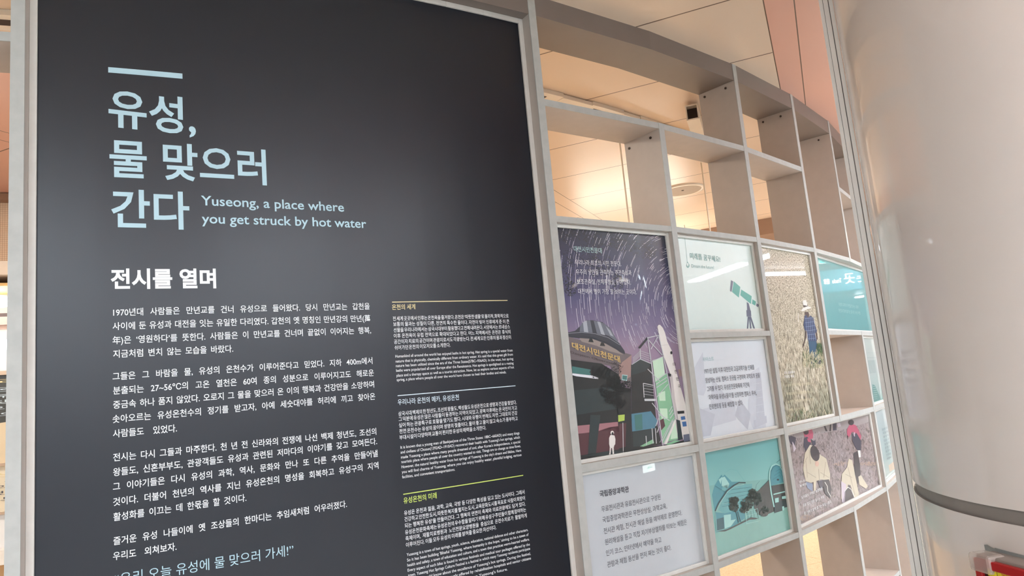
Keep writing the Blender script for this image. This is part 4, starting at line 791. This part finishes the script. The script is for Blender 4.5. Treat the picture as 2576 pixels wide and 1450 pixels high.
for i, t in enumerate(('보물 모두 공개', '우리나라 온천의 역사는', '삼국시대부터 시작되어', '온천을 찾아 모여든', '사람들의 이야기로', '이어져 오고 있다')):
    put(LF, b, t, 4.75, 5.62-.04*(i % 2), z0-.032*i-(0 if i == 0 else .012), z0-.032*i-(0 if i == 0 else .012), .024, 0, YEL if i == 0 else ICE, 240)
obj('lettering', b, db)
bandz('tan_rail', 1165, 1172, mat('tan rail', (190, 168, 148)), .07, dc)
cb = bandz('cream_board', 1172, 1286, mat('cream board', (236, 224, 200), rough=.3), .05, dc); b = MB(); z0 = zz(1198)
for i, t in enumerate(('조선 온천', '태종과 세종이 머물고', '온천의 물로 몸을', '다스렸다고 전한다', '오늘도 흐른다')): put(LF, b, t, 4.9, 5.6, z0-.03*i, z0-.03*i, .022, 0, YEL if i == 0 else GTXT, 240)
obj('lettering', b, cb); bandz('lower_rail', 1286, 1292, mat('tan rail', (190, 168, 148)), .07, dc)
bandz('white_board', 1292, 1376, mat('white board', (238, 238, 240), rough=.3), .05, dc); bandz('white_ledge', 1376, 1412, mat('white ledge', (246, 242, 238), rough=.3), .14, dc)
bandz('wooden_base', 1412, 1700, mat('light wood base', (210, 170, 120), rough=.4), .1, dc)
for y, lab in ((771, 'upper round lamp glowing inside the display case at the far left'), (876, 'lower round lamp glowing inside the display case at the far left')):
    x, z = LF.uv((4, y)); p = LF.at(x, z, .16); t = thing('round_lamp', p, lab, 'lamp', 'round lamps in the display case')
    b = MB(); k = 16
    b.lathe(p, [(.001, .03), (.05, .027), (.08, .012), (.085, 0), (.08, -.012), (.05, -.027), (.001, -.03)], mat('lamp globe', (1., .98, .94), emit=5, var=0), 28); obj('globe', b, t, smooth=True)
    b = MB(); b.cyl(p+Vector((0, -.0, .0)), p+Vector((0, .17, 0)), .008, WHITE, 10); obj('arm', b, t)

# ================================================================== ceiling lights
def lamp(c, ax, L_, W_, M, lab, grp, tilt=None):
    c = Vector((c[0], c[1], ZC)); ay = Vector((-ax.y, ax.x, 0)); t = thing('ceiling_light', c+Vector((0, 0, -.05)), lab, 'ceiling light', grp)
    b = MB(); b.box(c+Vector((0, 0, -.016)), L_+.04, W_+.04, .03, FIXT, ax, ay); obj('tray', b, t)
    b = MB(); b.box(c+Vector((0, 0, -.041)), L_, W_, .019, M, ax, ay); obj('diffuser', b, t)
G1 = 'fluorescent lights over the concourse'; LB = 'long white fluorescent light on the concourse ceiling, mirrored in the glossy panels'
for x, y, ax, l_ in ((8.15, -8.65, E1, 1.25), (7.42, -6.75, E1, 1.25), (9.65, -6.75, E2, 1.25), (14.23, -2.71, E1, .75)): lamp((x, y), ax, l_, .16, TUBE, LB, G1)
LB2 = 'long white fluorescent light on the concourse ceiling behind the viewer, some added as fill'
for i in range(-3, 4):
    for j in (0, 1):
        c = Vector((.8, -11.0, 0))+E2*(2.4*i)-E1*(-2.6*j); c = c+Vector((0, 0, 0))
        if i+j < 3: lamp((c.x, c.y), E2, 1.5, .2, TUBE, LB2, 'fluorescent lights behind the viewer')
for x, y in ((-1.6, -10.6), (-5.6, -9.6), (3.6, -10.6), (4.6, -12.2), (6.5, -13.5)): lamp((x, y), E2, 1.5, .2, TUBE, LB2, 'fluorescent lights behind the viewer')  # extra lamps added to brighten the pillar and the right-hand trims
LB3 = 'warm white ceiling light over the exhibition behind the partition'
for x, y in ((5.6, -2.2), (2.6, -1.8), (6.9, -4.4), (4.4, 1.2)): lamp((x, y), E1, 1.3, .22, TUBE_IN, LB3, 'lights over the exhibition')
LB4 = 'added long white fill light on the concourse ceiling to the right of the pillar'
for x, y, ax in ((6.2, -11.8, E1), (6.4, -4.7, E2)): lamp((x, y), ax, 1.5, .2, TUBE, LB4, 'added fill lights right of the pillar')  # unseen lamps added to brighten the trims on the right
lamp((.1, -5.5), E1, .6, .2, TUBE_IN, 'added short warm white fill light behind the dark introduction board', None)  # unseen lamp added to brighten the left faces of the dividers
# pendant uplighter just behind the observatory picture
t = thing('pendant_light', (3.7, -3.6, 2.3), 'pendant tube lamp hanging behind the observatory picture', 'pendant lamp')
b = MB(); c = Vector((3.7, -3.6, 2.32)); b.cyl(c-E1*.5, c+E1*.5, .03, mat('pendant tube', (1., .92, .8), emit=34, var=0), 16); obj('tube', b, t)
b = MB()
for k in (-.45, .45): b.cyl(c+E1*k, c+E1*k+Vector((0, 0, ZC-2.32)), .002, DARKM, 6)
obj('wire', b, t)
# hanging sign over the concourse, its lit text mirrored in the teal panel
HX = 7.7; hs = thing('hanging_sign', (HX, -4.9, 2.31), 'long dark blue hanging direction sign with white lettering, mirrored in the teal panel', 'sign')
SB = mat('dark blue sign face', (24, 70, 92), rough=.4); SW = mat('lit sign lettering', (1., 1., 1.), emit=2.6, var=0)
b = MB(); b.box((HX+.04, -4.85, 2.43), .08, 1.9, .25, SB); obj('sign_box', b, hs, bevel=.004)
b = MB()
for y in (-5.6, -4.1): b.cyl((HX+.04, y, 2.55), (HX+.04, y, ZC), .008, WHITE, 8)
obj('hanger', b, hs)
HF = Flat((HX, 0), (HX, -1), 0); HF.n = Vector((-1, 0, 0)); b = MB(); yy = lambda y: -y
for tx, ya, yb, z, em in (('타', -4.55, -4.67, 2.39, .13), ('는', -4.74, -4.84, 2.39, .11), ('곳', -4.86, -4.97, 2.39, .13), ('Tracks', -5.0, -5.10, 2.40, .07), ('乗車', -5.125, -5.19, 2.40, .07)):
    put(HF, b, tx, yy(ya), yy(yb), z, z, em, 0, SW, 4, .01)
obj('lettering', b, hs)
t = thing('exit_light', (HX, -5.12, 2.62), 'small lit green exit light above the hanging sign', 'exit light')
b = MB(); b.box((HX+.03, -5.15, 2.72), .05, .12, .17, FIXT); obj('housing', b, t); b = MB(); b.box((HX+.003, -5.15, 2.70), .004, .09, .11, mat('lit green face', (.05, .75, .5), emit=1.4, var=0)); obj('lit_face', b, t)

bpy.data.objects.remove(PEN_O); bpy.data.curves.remove(PEN)
